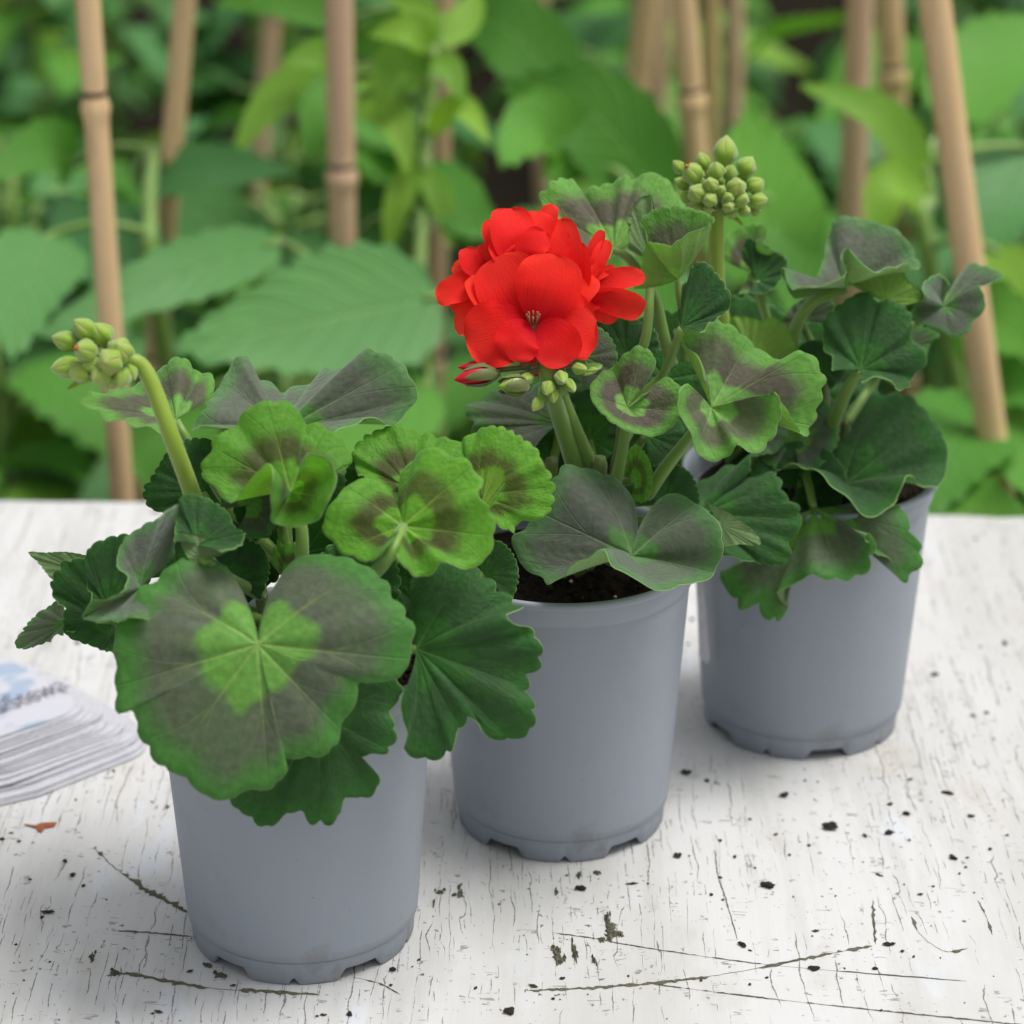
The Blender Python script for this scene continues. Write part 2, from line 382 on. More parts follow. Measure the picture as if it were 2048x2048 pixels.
def broad_mat(name, a, b, vein, tr=.25, rough=.45):
    N = NT(name)
    uv = N.n.new('ShaderNodeUVMap'); uv.uv_map = 'UVMap'
    sp = N.n.new('ShaderNodeSeparateXYZ'); N.lk(uv.outputs[0], sp.inputs[0])
    x = N.math('ABSOLUTE', N.math('SUBTRACT', sp.outputs[0], .5)); v = sp.outputs[1]
    mid = N.mr(x, .022, .006)
    sd_ = N.math('ABSOLUTE', N.math('SUBTRACT', N.math('FRACT', N.math('MULTIPLY', N.math('SUBTRACT', v, N.math('MULTIPLY', x, .55)), 9.)), .5))
    sv = N.math('MULTIPLY', N.mr(sd_, .10, .02), .85)
    c = N.mix(N.noise(N.coord(), 22, 4), a, b)
    c = N.mix(N.math('MULTIPLY', N.math('MAXIMUM', mid, sv), .6), c, vein)
    oi = N.n.new('ShaderNodeObjectInfo')
    c = N.mix(1., c, N.ramp(oi.outputs['Random'], [(0, (.75, .82, .8, 1)), (1, (1.22, 1.15, 1.05, 1))]), 'MULTIPLY')
    N.base(c); N.set(Roughness=rough+.08); N.b.inputs['Specular IOR Level'].default_value = .22
    nb = N.bump(N.math('MULTIPLY', N.math('MAXIMUM', mid, sv), -1.), .6, .002)
    N.translucent(N.mix(1., c, (1.5, 1.6, .5, 1), 'MULTIPLY'), tr, nb); return N.m
B = {'green': broad_mat('broad_green_leaf', (.085, .265, .034, 1), (.128, .345, .052, 1), (.21, .45, .10, 1)),
     'blue': broad_mat('bluish_broad_leaf', (.078, .228, .068, 1), (.112, .290, .094, 1), (.18, .38, .14, 1), .18, .40),
     'lime': broad_mat('lime_young_leaf', (.20, .40, .045, 1), (.26, .48, .07, 1), (.34, .55, .12, 1), .34),
     'deep': broad_mat('deep_green_leaf', (.030, .115, .022, 1), (.048, .155, .030, 1), (.08, .21, .05, 1), .2)}
M_BSTEM = stem_mat('leafy_plant_stem', (.15, .28, .045, 1), (.22, .36, .07, 1), 40)

# ------------------------------------------------------------------ ground and bench
GZ = -.46
def build_ground():
    n = 60; V = []; Fc = []
    for j in range(n+1):
        for i in range(n+1):
            x = -6+12*i/n; y = -1.5+12*j/n
            V.append((x*(1 if j < 40 else 1), y, GZ + .012*math.sin(x*7.3+y*2)*math.cos(y*6.1) + random.uniform(-.008, .008)))
    for j in range(n):
        for i in range(n):
            a = j*(n+1)+i; Fc.append((a, a+1, a+n+2, a+n+1))
    far = 90; b = len(V)
    V += [(-far, -far, GZ-.03), (far, -far, GZ-.03), (far, far, GZ-.03), (-far, far, GZ-.03)]; Fc.append((b, b+1, b+2, b+3))
    o = link('ground', mesh_np('ground', V, Fc), ground_mat()); tag(o, kind='structure')
build_ground()

BL, BR = atZ(0, 994), atZ(2048, 1027)
ea = math.atan2(BR.y-BL.y, BR.x-BL.x)
bc = (BL+BR)/2
table = empty('garden_table', (bc.x, bc.y-.45, GZ), 'white painted wooden table with cracked, flaking paint under the grey pots', 'table')
def build_table():
    # top board: a gently uneven sheet with rounded worn rear edge
    org = Vector((bc.x, bc.y-.45, GZ)); L, D, T = 1.7, .90, .03
    ex = Vector((math.cos(ea), math.sin(ea), 0)); ey = Vector((-math.sin(ea), math.cos(ea), 0))
    rs = random.Random(3); nx, ny = 120, 8
    prof = [(-D, -T), (-D, -.003), (-D+.003, 0)] + [(-D+D*t, 0) for t in (.2, .4, .6, .8, .95)] + [(-.004, 0), (-.0012, -.0012), (0, -.005), (0, -T)]
    V = []; Fc = []
    for i in range(nx+1):
        x = -L/2+L*i/nx; w = rs.uniform(-.0012, .0012)
        for (yy, zz) in prof:
            e = w if yy > -.01 else 0
            p = bc + ex*x + ey*(yy+e); V.append((p.x-org.x, p.y-org.y, zz-GZ))
    m = len(prof)
    for i in range(nx):
        for k in range(m):
            k2 = (k+1) % m; a = i*m+k; b = i*m+k2; Fc.append((a, a+m, b+m, b))
    Fc.append(tuple(range(m))); Fc.append(tuple(nx*m+k for k in range(m-1, -1, -1)))
    me = mesh_np('table_top', V, Fc, smooth=False)
    link('table_top', me, M_PAINT, table)
    for sx in (-.75, .75):
        for sy in (-.82, -.08):
            p = bc + ex*sx + ey*sy
            MB().box((p.x-.03, p.y-.03, GZ-.005), (p.x+.03, p.y+.03, -T)).build('leg', M_WOOD, table, org, False)
    for sy in (-.80, -.06):
        p = bc + ey*sy
        MB().box((p.x-.72, p.y-.012, -T-.09), (p.x+.72, p.y+.012, -T-.0005)).build('apron', M_WOOD, table, org, False)
build_table()

def lichen_line(pts, w, seed, amp=1.):
    """a crack in the paint filled with grey-green lichen: a knobbly low ridge"""
    rs = random.Random(seed); P = [atZ(x, y) for x, y in pts]; L = sum((P[i+1]-P[i]).length for i in range(len(P)-1))
    n = max(16, int(L/.0012)); Q = spline(P, n); mb = MB()
    org = table.location; V = []; Fc = []
    for i, q in enumerate(Q):
        t = (Q[min(i+1, n-1)]-Q[max(i-1, 0)]).normalized(); s = Vector((-t.y, t.x, 0))
        env = min(1, i/4, (n-1-i)/4)*(.12 if math.sin(i*.21+seed)+.8*math.sin(i*.083+seed*2)+rs.uniform(-.5, .5) < -.75 else 1)
        lw = w*env*(.35+rs.random()**2*1.6*amp); rw = w*env*(.35+rs.random()**2*1.6*amp)
        hh = .0002+.0005*rs.random()*env*amp
        c = q + s*rs.uniform(-.3, .3)*w
        V += [c+s*lw+Vector((0, 0, .00012)), c+Vector((0, 0, hh)), c-s*rw+Vector((0, 0, .00012))]
    for i in range(n-1):
        a = 3*i; Fc += [(a, a+1, a+4, a+3), (a+1, a+2, a+5, a+4)]
    mb.add(V, Fc); return mb.build('crack', M_LICH, table, org, False)
for k, (pts, w, a) in enumerate([
    ([(191, 1700), (230, 1735), (290, 1780), (340, 1805), (375, 1826)], .0010, 1.3),
    ([(213, 1952), (260, 1948), (330, 1962), (430, 1978), (510, 1982), (640, 1990)], .0007, 1.2),
    ([(225, 1862), (300, 1866), (385, 1874)], .0004, .8),
    ([(1103, 1866), (1190, 1878), (1271, 1893), (1440, 1918), (1596, 1936), (1933, 1963)], .00024, .6),
    ([(1054, 1982), (1200, 1975), (1347, 1963), (1488, 1942), (1640, 1912), (1745, 1892)], .0006, 1.1),
    ([(1304, 1969), (1600, 2005), (2060, 2052)], .00026, .7),
    ([(1824, 1833), (1835, 1862), (1862, 1888), (1895, 1904), (1935, 1898)], .0006, .9),
    ([(1955, 1800), (1975, 1840), (1985, 1870)], .0004, .8),
    ([(1745, 1800), (1748, 1850), (1750, 1890)], .0006, .8),
    ([(705, 1955), (760, 1968), (800, 1990)], .0004, .8),
    ([(1430, 1700), (1436, 1750), (1452, 1800), (1475, 1880)], .0003, .5)]):
    lichen_line(pts, w, 40+k, a)
def lichen_patch(x, y, rx, ry, seed, name='lichen_patch'):
    """ragged scab of lichen: several torn fragments lying along the grain"""
    rs = random.Random(seed); c0 = atZ(x, y); px = depth(c0)/F; org = table.location; mb = MB(); n = 30
    for q in range(max(3, int(rx/4))):
        f = .62 if q == 0 else rs.uniform(.16, .38)
        c = c0 + Vector((rs.uniform(-.8, .8)*rx*px, rs.uniform(-.8, .8)*ry*px*2.2, 0))*(0 if q == 0 else 1)
        a1, a2, a3 = (rs.random()*6.28 for _ in range(3)); V = [c+Vector((0, 0, .0009))]; Fc = []
        rad = [.75+.22*math.sin(2*6.283*k/n+a1)+.16*math.sin(5*6.283*k/n+a2)+.12*math.sin(9*6.283*k/n+a3)+rs.uniform(-.14, .14) for k in range(n)]
        for ring in (0, 1):
            for k in range(n):
                a = 2*math.pi*k/n; r = f*rad[k]*(.55 if ring == 0 else 1)
                V.append(c + Vector((math.cos(a)*rx*px*r, math.sin(a)*ry*px*2.3*r, (.0008*rs.random()+.0003) if ring == 0 else .00014)))
        for k in range(n):
            k2 = (k+1) % n
            Fc += [(0, 1+k, 1+k2), (1+k, 1+n+k, 1+n+k2, 1+k2)]
        mb.add(V, Fc)
    return mb.build(name, M_LICH, table, org, False)
for k, a in enumerate([(1222, 1862, 26, 24), (1216, 1842, 10, 22), (1115, 1915, 20, 22), (1150, 1905, 14, 26), (1188, 1922, 8, 12), (1158, 1750, 11, 10), (1194, 1747, 14, 6),
                       (184, 1915, 10, 14), (416, 1932, 14, 8), (440, 1952, 18, 9), (228, 1946, 18, 7), (868, 1808, 4, 12), (880, 1786, 14, 6), (920, 1790, 16, 9), (918, 1776, 8, 8), (1112, 1785, 6, 10)]):
    lichen_patch(*a, 90+k)

# ------------------------------------------------------------------ pots
POTX = [-.0673, .0170, .1072]; POTY = [.7954, .8716, .9454]
RB, RT, PH = .0364, .0434, .100
def pot_wall_r(z): return RB + (RT-RB)*z/PH
def lathe(prof, n=128, rot=0.):
    V = []; Fc = []; m = len(prof)
    for k in range(n):
        a = 2*math.pi*k/n + rot
        for r, z in prof: V.append((r*math.cos(a), r*math.sin(a), z))
    for k in range(n):
        k2 = (k+1) % n
        for i in range(m-1): Fc.append((k*m+i, k2*m+i, k2*m+i+1, k*m+i+1))
    return V, Fc
def build_pot(i, rot, label):
    x, y = POTX[i], POTY[i]
    root = empty('plant_pot', (x, y, 0), label, 'pot', 'grey plastic pots on the table')
    zs, zt = .0078, .0905
    prof = [(RB-.0016, zs+.0004), (RB-.0004, zs+.0002), (pot_wall_r(zs), zs+.0010)] + [(pot_wall_r(z), z) for z in np.linspace(.012, zt-.0012, 12)]
    prof += [(pot_wall_r(zt)-.0002, zt-.0003), (pot_wall_r(zt)+.0001, zt+.0002)]
    inner = [(r-.0014, z) for r, z in reversed(prof)][:-1]
    V, Fc = lathe(prof+inner, 128); link('wall', mesh_np('wall', V, Fc), M_POT, root)
    # collar and rolled rim
    r0 = pot_wall_r(zt)
    pr = [(r0-.0013, zt), (r0+.0006, zt+.0001), (r0+.0010, zt+.0009), (r0+.0016, zt+.0062), (r0+.0017, zt+.0068), (r0+.0030, zt+.0071), (r0+.0034, zt+.0078), (r0+.0034, zt+.0090), (r0+.0029, zt+.0096), (r0+.0018, zt+.0096), (r0+.0008, zt+.0088), (r0-.0004, zt+.0050), (r0-.0013, zt+.0002)]
    V, Fc = lathe(pr, 128); link('rim', mesh_np('rim', V, Fc), M_POT, root)
    # foot ring with drainage cut-outs, alternately wide and narrow
    n = 240; V = []; Fc = []; rf = RB-.0012
    for k in range(n):
        a = 2*math.pi*k/n + rot
        t = (k/n*5) % 1.0
        zb = 0.
        d = abs(t-.5)
        if d < .18: zb = .0036*min(1, (.18-d)/.05)
        d2 = min(t, 1-t)
        if d2 < .035: zb = .0022*math.cos(d2/.035*math.pi/2)
        for r, z in ((rf-.0015, zs+.0006), (rf-.0016, zb), (rf-.0002, zb), (rf+.0004, zb+.0006), (rf+.0009, zs+.0002)):
            V.append((r*math.cos(a), r*math.sin(a), max(z, 0)))
    m = 5
    for k in range(n):
        k2 = (k+1) % n
        for j in range(m-1): Fc.append((k*m+j, k2*m+j, k2*m+j+1, k*m+j+1))
    link('foot_ring', mesh_np('foot_ring', V, Fc), M_POT, root)
    V, Fc = lathe([(.0, .0062), (rf-.0012, .0062), (rf-.0012, .0075), (.0, .0075)], 64); link('base', mesh_np('base', V, Fc), M_POT, root)
    # compost
    rs = np.random.RandomState(20+i); nr, na = 22, 90; V = [(0, 0, .0920)]; Fc = []
    R = pot_wall_r(.090)-.0018
    for j in range(1, nr+1):
        for k in range(na):
            r = R*j/nr; a = 2*math.pi*(k+.5*(j % 2))/na
            z = .0905+.0022*math.cos(a*2+i)*math.sin(r*160) + rs.uniform(-.0014, .0014)*(1 if j < nr else .2)
            V.append((r*math.cos(a), r*math.sin(a), z))
    for k in range(na): Fc.append((0, 1+k, 1+(k+1) % na))
    for j in range(nr-1):
        for k in range(na):
            a = 1+j*na+k; b = 1+j*na+(k+1) % na; Fc.append((a, a+na, b+na, b))
    for q in range(150):                                  # loose lumps on top
        rr = R*math.sqrt(rs.rand())*.93; aa = rs.rand()*6.283; s = rs.uniform(.0006, .0019); nV = len(V)
        c = (rr*math.cos(aa), rr*math.sin(aa), .0915)
        for vx in ((1,0,0),(-1,0,0),(0,1,0),(0,-1,0),(0,0,1),(0,0,-1)):
            V.append(tuple(c[t]+vx[t]*s*rs.uniform(.6, 1.4) for t in range(3)))
        Fc += [tuple(nV+t for t in f) for f in ((0,2,4),(2,1,4),(1,3,4),(3,0,4),(2,0,5),(1,2,5),(3,1,5),(0,3,5))]
    o = link('potting_compost', mesh_np('potting_compost', V, Fc, False), M_SOIL); o.location = (x, y, 0)
    tag(o, ['dark compost under the big zoned leaf of the budding geranium', 'dark crumbly compost in the pot of the red-flowered geranium', 'dark compost in the pot furthest along the table'][i], 'compost', kind='stuff')
    for q in range(5):
        rr = R*math.sqrt(random.random())*.9; aa = random.uniform(3.4, 6.0); s = random.uniform(.0007, .0013)
        bm = MB().add([(vx*s*random.uniform(.7, 1.2), vy*s*random.uniform(.7, 1.2), vz*s) for vx, vy, vz in ((1,0,0),(-1,0,0),(0,1,0),(0,-1,0),(0,0,1),(0,0,-1))],
                      ((0,2,4),(2,1,4),(1,3,4),(3,0,4),(2,0,5),(1,2,5),(3,1,5),(0,3,5)))
        p = bm.build('perlite_grain', M_PERL); p.location = (x+rr*math.cos(aa), y+rr*math.sin(aa), .0930)
        tag(p, 'tiny white perlite grain on dark potting compost', 'perlite', 'perlite grains in the pots')
    return root
build_pot(0, -1.57-.02, 'grey plastic pot beside the stack of labels, holding the budding geranium')
build_pot(1, -1.57+.02, 'grey plastic pot holding the geranium with the red flower')
build_pot(2, -1.57-.45, 'grey plastic pot with a white label tip leaning against it')

# ------------------------------------------------------------------ geranium leaf
def catmull(P, t):
    m = len(P); k = np.clip(t.astype(int), 0, m-2); f = (t-k)[:, None]
    p0 = P[np.clip(k-1, 0, m-1)]; p1 = P[k]; p2 = P[k+1]; p3 = P[np.clip(k+2, 0, m-1)]
    return .5*((2*p1)+(p2-p0)*f+(2*p0-5*p1+4*p2-p3)*f*f+(3*p1-p0-3*p2+p3)*f**3)
LEAF_ID = [0]
def leaf(plant, A, o, R, pts, mat='mature', cup=.10, scal=.055, ns=None, ruff=.03, stalk=None, sr=.0017, label=None, droop=0., dz=0.):
    """A: stalk joint in photo pixels; o: metres in front of the pot axis; R: blade radius in pixels;
    pts: rim points (x, y[, s]) anticlockwise seen from the upper side, s = how far the rim swings towards (+) or away from (-) the viewer"""
    LEAF_ID[0] += 1; rs = np.random.RandomState(100+LEAF_ID[0])
    a3 = atY(A[0], A[1], plant['Y']-o); d0 = depth(a3); k = d0/F
    rim = []
    for p in pts:
        s = p[2] if len(p) > 2 else 0.
        rho = math.hypot(p[0]-A[0], p[1]-A[1]); q = math.sqrt(max(R*R-rho*rho, 0))*s
        rim.append(tuple(atD(p[0], p[1], d0-q*k)))
    rim = np.array(rim); A3 = np.array(tuple(a3))
    NA, NR = 144, 15
    seg = np.linalg.norm(np.diff(rim, axis=0), axis=1)
    radm = np.linalg.norm(rim-A3, axis=1).mean()
    seg = np.maximum(seg, .12*radm); cum = np.r_[0, np.cumsum(seg)]/seg.sum()
    u = np.linspace(0, 1, NA); t = np.interp(u, cum, np.arange(len(rim)))
    E = catmull(rim, t); ph = -PHM + 2*PHM*u
    if ns is None: ns = max(14, int(round(seg.sum()/(radm*.20))))
    wob = np.cumsum(rs.normal(0, .35, NA)); wob -= np.linspace(wob[0], wob[-1], NA); wob = np.convolve(np.r_[[wob[0]]*8, wob, [wob[-1]]*8], np.ones(17)/17, 'valid')
    ss = np.abs(np.sin(np.pi*(u*ns+wob*.25)))
    am = 1+.5*np.sin(u*23+rs.rand()*6)
    notch = 1.25*scal*am*(1-ss**.55)
    r = np.linspace(0, 1, NR)**.85
    rr = r[:, None]*(1 - notch[None, :]*np.clip((r[:, None]-.55)/.45, 0, 1)**1.5)
    P = A3 + (E-A3)[None]*rr[..., None]
    # normals of the ruled cone, then curvature, ruffle and vein quilting along them
    du = np.gradient(P, axis=1); dr = np.gradient(P, axis=0); nrm = np.cross(dr, du)
    ln = np.linalg.norm(nrm, axis=2, keepdims=True); nrm = nrm/np.maximum(ln, 1e-9); nrm[0] = nrm[1]
    nm = nrm.copy()
    for _ in range(6): nm[:, 1:-1] = (nm[:, :-2]+nm[:, 1:-1]*2+nm[:, 2:])/4
    nm /= np.maximum(np.linalg.norm(nm, axis=2, keepdims=True), 1e-9)
    RR = r[:, None]; PHg = ph[None, :]
    h = cup*radm*4*RR*(1-RR)*.5 - droop*radm*RR**3
    h = h + ruff*radm*RR**2*(np.sin(PHg*5+rs.rand()*6)+.8*np.sin(PHg*9+rs.rand()*6)+.6*np.sin(PHg*15+rs.rand()*6)*RR)
    sp = 2*PHM/8; vd = np.abs(((PHg/sp+.5) % 1)-.5)*sp
    h = h + radm*.085*RR**1.2*(1-np.exp(-(vd/.13)**2)-.5)*np.clip(1.3-RR, 0, 1)
    P = P + nm*h[..., None]
    # turned-down hairy margin
    edge = P[-1] - nm[-1]*.00030 + (P[-1]-P[-2])/np.maximum(np.linalg.norm(P[-1]-P[-2], axis=1, keepdims=True), 1e-9)*.00014
    V = np.concatenate([P.reshape(-1, 3), edge]); Fc = []; mi = []
    for i in range(NR-1):
        for j in range(NA-1):
            aI = i*NA+j; Fc.append((aI, aI+NA, aI+NA+1, aI+1)); mi.append(0)
    b = (NR-1)*NA
    for j in range(NA-1): Fc.append((b+j, NR*NA+j, NR*NA+j+1, b+j+1)); mi.append(1)
    ru = np.concatenate([np.repeat(r[:, None], NA, 1).ravel(), np.full(NA, 1.)]); pu = np.concatenate([np.repeat(ph[None], NR, 0).ravel(), ph])
    uv = np.stack([.5+.5*ru*np.cos(pu), .5+.5*ru*np.sin(pu)], 1)
    org = plant['root'].location
    me = mesh_np('leaf', V-np.array(tuple(org)), Fc, True, uv, mi)
    ob = link('leaf', me, [G[mat], M_RIM], plant['root'])
    if label: ob['label'] = label
    # stalk
    nA = Vector(nm[0].mean(axis=0)).normalized()
    if stalk is None:
        base = plant['node'](a3); mid = base.lerp(a3, .55) - nA*.006; mid.z = min(mid.z, max(base.z, a3.z)+.004) if a3.z > base.z else max(base.z, a3.z)+.004
        path = [base, base.lerp(mid, .55), mid, a3 - nA*.0005]
        if a3.z < base.z: path = [base, base.lerp(mid, .6)+Vector((0, 0, .004)), mid.lerp(a3, .4)+Vector((0, -.003, .002)), a3-nA*.0005]
    else:
        path = [atY(x, y, plant['Y']-oo) for x, y, oo in stalk] + [a3 - nA*.0005]
    Q = spline(path, 14); mb = MB(); mb.tube(Q, [sr*1.15-(sr*.35)*i/13 for i in range(14)], 9)
    mb.build('leaf_stalk', M_STEM, ob, org)
    return ob

def make_plant(i, label, nodes):
    Y = POTY[i]; root = empty('geranium_plant', (POTX[i], Y, .089), label, 'geranium', 'potted geraniums')
    pl = {'Y': Y, 'root': root, 'X': POTX[i]}
    # short branching main stems out of the compost
    tops = []
    for (dx, dy, z, r) in nodes:
        b = Vector((POTX[i]+dx*.25, Y+dy*.25, .084)); tpt = Vector((POTX[i]+dx, Y+dy, z)); md = b.lerp(tpt, .5)+Vector((dx*.2, 0, .003))
        Q = spline([b, md, tpt], 12); rad = [r*(1.1+.16*math.sin(k*2.1))*(1-.5*k/11) for k in range(12)]
        MB().tube(Q, rad, 10).build('stem', M_BRANCH, root, root.location); tops.append(Q)
    def node(p):
        best = min(((q, (q-p).length + abs(q.z-.10)*.5) for Q in tops for q in Q[4:11]), key=lambda z: z[1])[0]
        return best.copy()
    pl['node'] = node
    return pl

P1 = make_plant(0, 'geranium with one nodding bud cluster and a huge zoned leaf over its pot', [(-.010, .002, .118, .0032), (.010, .002, .116, .0030), (-.002, .010, .125, .0028)])
P2 = make_plant(1, 'geranium in bloom with a round scarlet flower head', [(.012, -.006, .135, .0038), (-.004, .006, .130, .0034), (.020, .004, .150, .003)])
P3 = make_plant(2, 'geranium with an upright green bud cluster and frilled upper leaves', [(-.012, -.002, .138, .0036), (.004, .006, .140, .0032), (.012, .000, .118, .0028)])

# ---- plant with the nodding buds
leaf(P1, (516, 1288), .052, 315, [(472,1165,-.45),(444,1128,-.5),(406,1116,-.5),(365,1118,-.4),(332,1137,-.35),(311,1161,-.3),(278,1174,-.25),(266,1207,-.2),(237,1240,-.1),(226,1286),(230,1331),(228,1389),(236,1430),(266,1420),(270,1455),(295,1505),(324,1538),(357,1551),(415,1596),(464,1599),(485,1584),(547,1576),(576,1538),(570,1518),(622,1518),(671,1497),(684,1451),(717,1397),(715,1366),(746,1367),(804,1352),(820,1315),(830,1257),(812,1219,-.1),(787,1190,-.2),(771,1157,-.25),(721,1124,-.35),(671,1110,-.45),(622,1112,-.5),(582,1132,-.5),(552,1168,-.45)],
     'mature', .10, .026, 34, .014, label='huge round leaf with a dark horseshoe zone')
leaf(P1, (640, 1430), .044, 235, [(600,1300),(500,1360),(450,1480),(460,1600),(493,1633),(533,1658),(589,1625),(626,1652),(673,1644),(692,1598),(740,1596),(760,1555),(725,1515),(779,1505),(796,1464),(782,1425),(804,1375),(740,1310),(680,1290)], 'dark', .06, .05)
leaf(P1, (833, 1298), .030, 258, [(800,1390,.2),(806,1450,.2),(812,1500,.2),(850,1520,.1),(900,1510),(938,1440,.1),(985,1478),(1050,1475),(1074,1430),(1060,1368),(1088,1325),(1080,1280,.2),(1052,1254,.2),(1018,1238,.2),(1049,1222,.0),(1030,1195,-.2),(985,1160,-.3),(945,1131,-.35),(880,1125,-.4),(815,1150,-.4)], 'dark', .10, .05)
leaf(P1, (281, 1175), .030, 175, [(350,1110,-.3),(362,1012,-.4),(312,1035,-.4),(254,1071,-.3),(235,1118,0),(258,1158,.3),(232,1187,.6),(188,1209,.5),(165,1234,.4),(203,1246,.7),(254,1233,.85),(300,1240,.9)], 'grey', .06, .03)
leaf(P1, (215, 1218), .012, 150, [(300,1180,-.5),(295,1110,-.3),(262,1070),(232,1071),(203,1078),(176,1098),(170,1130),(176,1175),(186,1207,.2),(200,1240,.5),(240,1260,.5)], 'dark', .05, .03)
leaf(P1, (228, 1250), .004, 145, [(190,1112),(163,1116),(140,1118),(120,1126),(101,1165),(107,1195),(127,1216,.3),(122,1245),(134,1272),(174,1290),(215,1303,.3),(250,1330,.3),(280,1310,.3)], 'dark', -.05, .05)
leaf(P1, (165, 1142), -.010, 118, [(130,1178),(104,1158),(80,1130),(58,1105),(90,1105),(130,1104),(168,1110),(200,1120)], 'mature', .03, .03)
leaf(P1, (132, 1247), -.004, 118, [(125,1190,-.3),(98,1212,-.2),(68,1232),(48,1255),(30,1283),(35,1297),(60,1297),(88,1285),(125,1265,.4),(150,1262,.5)], 'grey', .04, .05)
leaf(P1, (352, 838), -.032, 205, [(428,800,-.3),(427,752,-.6),(400,738,-.7),(384,737,-.65),(360,715,-.65),(335,722,-.65),(303,746,-.8),(276,763,-.8),(240,780,-.7),(205,786,-.5),(181,781,-.3),(158,808,0),(180,818,.2),(204,833,.5),(256,847,.9),(318,863,.95),(360,880,.9)], 'bronze', .05, .035, None, .02)
leaf(P1, (560, 862), -.022, 245, [(657,866,.5),(721,852,.4),(784,837,.3),(830,805,.0),(834,780,0),(800,722,-.3),(742,703,-.5),(689,731,-.7),(625,761,-.9),(567,786,-.95),(551,769,-.9),(509,737,-.8),(477,719,-.6),(456,742,-.5),(408,816,0),(385,853,.2),(440,864,.4),(500,868,.5)], 'grey', .05, .03)
leaf(P1, (581, 984), .012, 200, [(640,925,-.2),(699,930,-.3),(701,905,-.4),(681,873,-.5),(638,846,-.6),(609,842,-.6),(594,817,-.6),(565,799,-.6),(522,803,-.5),(486,823,-.4),(467,854,-.3),(428,873,-.1),(417,908,0),(397,940,0),(433,980,.2),(458,1003,.3),(490,975,.6),(536,928,.85),(548,960,.9),(543,998,.8),(548,1042,.5),(594,1055,.5),(645,1035,.6),(657,998,.8),(671,948,.8),(655,918,.8),(620,905,.9),(600,930,.9)],
     'young', .05, .04, 26, .015, stalk=[(604, 1190, .012), (604, 1120, .016), (602, 1050, .016)], sr=.0020)
leaf(P1, (806, 1052), .022, 195, [(800,1110,.6),(815,1140,.5),(833,1155,.3),(862,1151,.3),(891,1122,.4),(931,1142,.1),(975,1115,0),(990,1075,0),(987,1026,0),(960,993,.1),(966,961,-.1),(935,919,-.2),(905,912,-.3),(862,892,-.4),(826,912,-.5),(808,940,-.6),(800,990,-.8),(785,1000,-.3),(768,970,-.2),(725,955,-.2),(692,973,-.1),(657,1015,0),(643,1055,0),(674,1097,.1),(706,1115,.2),(740,1124,.3),(785,1085,.6)],
     'young', .06, .04, 26, .015, stalk=[(700, 1190, .0), (745, 1150, .022), (780, 1110, .034)], sr=.0021)
leaf(P1, (830, 985), -.004, 175, [(950,960,.0),(951,925,-.2),(935,892,-.4),(899,879,-.5),(844,861,-.6),(790,850,-.6),(754,858,-.6),(725,873,-.5),(704,903,-.3),(713,935,-.1),(730,960,.2),(760,985,.5)], 'young', .05, .04)
leaf(P1, (955, 990), -.002, 172, [(975,1040,.3),(1000,1052,.2),(1028,1064,.1),(1040,1043),(1072,1041),(1103,1019),(1111,975),(1101,946),(1085,925),(1073,896,-.1),(1036,868,-.2),(1007,854,-.3),(964,854,-.4),(929,876,-.5),(908,910,-.6),(900,950,-.5)], 'young', .07, .04)
leaf(P1, (960, 1020), .006, 75, [(965,985,-.2),(957,945,0),(975,932,.2),(1000,932,.3),(1012,950,.2),(1000,985,.2),(985,1010,.4)], 'young', .1, .03)
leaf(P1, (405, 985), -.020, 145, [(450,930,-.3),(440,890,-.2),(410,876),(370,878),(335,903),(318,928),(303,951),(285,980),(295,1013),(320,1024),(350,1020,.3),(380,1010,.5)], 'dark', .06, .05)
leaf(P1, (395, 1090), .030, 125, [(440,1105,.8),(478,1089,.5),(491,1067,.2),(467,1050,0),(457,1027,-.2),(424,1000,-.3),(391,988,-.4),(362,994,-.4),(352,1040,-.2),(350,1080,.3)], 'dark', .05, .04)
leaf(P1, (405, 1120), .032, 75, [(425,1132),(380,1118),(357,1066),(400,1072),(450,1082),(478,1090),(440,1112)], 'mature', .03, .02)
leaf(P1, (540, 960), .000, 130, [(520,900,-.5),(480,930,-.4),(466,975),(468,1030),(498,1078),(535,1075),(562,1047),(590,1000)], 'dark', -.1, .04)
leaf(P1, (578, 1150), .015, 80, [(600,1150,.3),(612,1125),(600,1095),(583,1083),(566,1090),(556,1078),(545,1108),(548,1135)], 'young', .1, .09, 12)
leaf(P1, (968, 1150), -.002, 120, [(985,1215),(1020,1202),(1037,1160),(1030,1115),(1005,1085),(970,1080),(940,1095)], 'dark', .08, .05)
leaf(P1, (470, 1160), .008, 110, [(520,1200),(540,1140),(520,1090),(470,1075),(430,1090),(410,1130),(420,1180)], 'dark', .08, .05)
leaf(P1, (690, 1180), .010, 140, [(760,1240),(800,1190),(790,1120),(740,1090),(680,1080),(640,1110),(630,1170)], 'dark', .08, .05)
leaf(P1, (780, 960), -.02, 120, [(850,940),(820,890,-.3),(770,880,-.4),(720,900,-.3),(690,950),(700,1000),(740,1020)], 'dark', .08, .05)

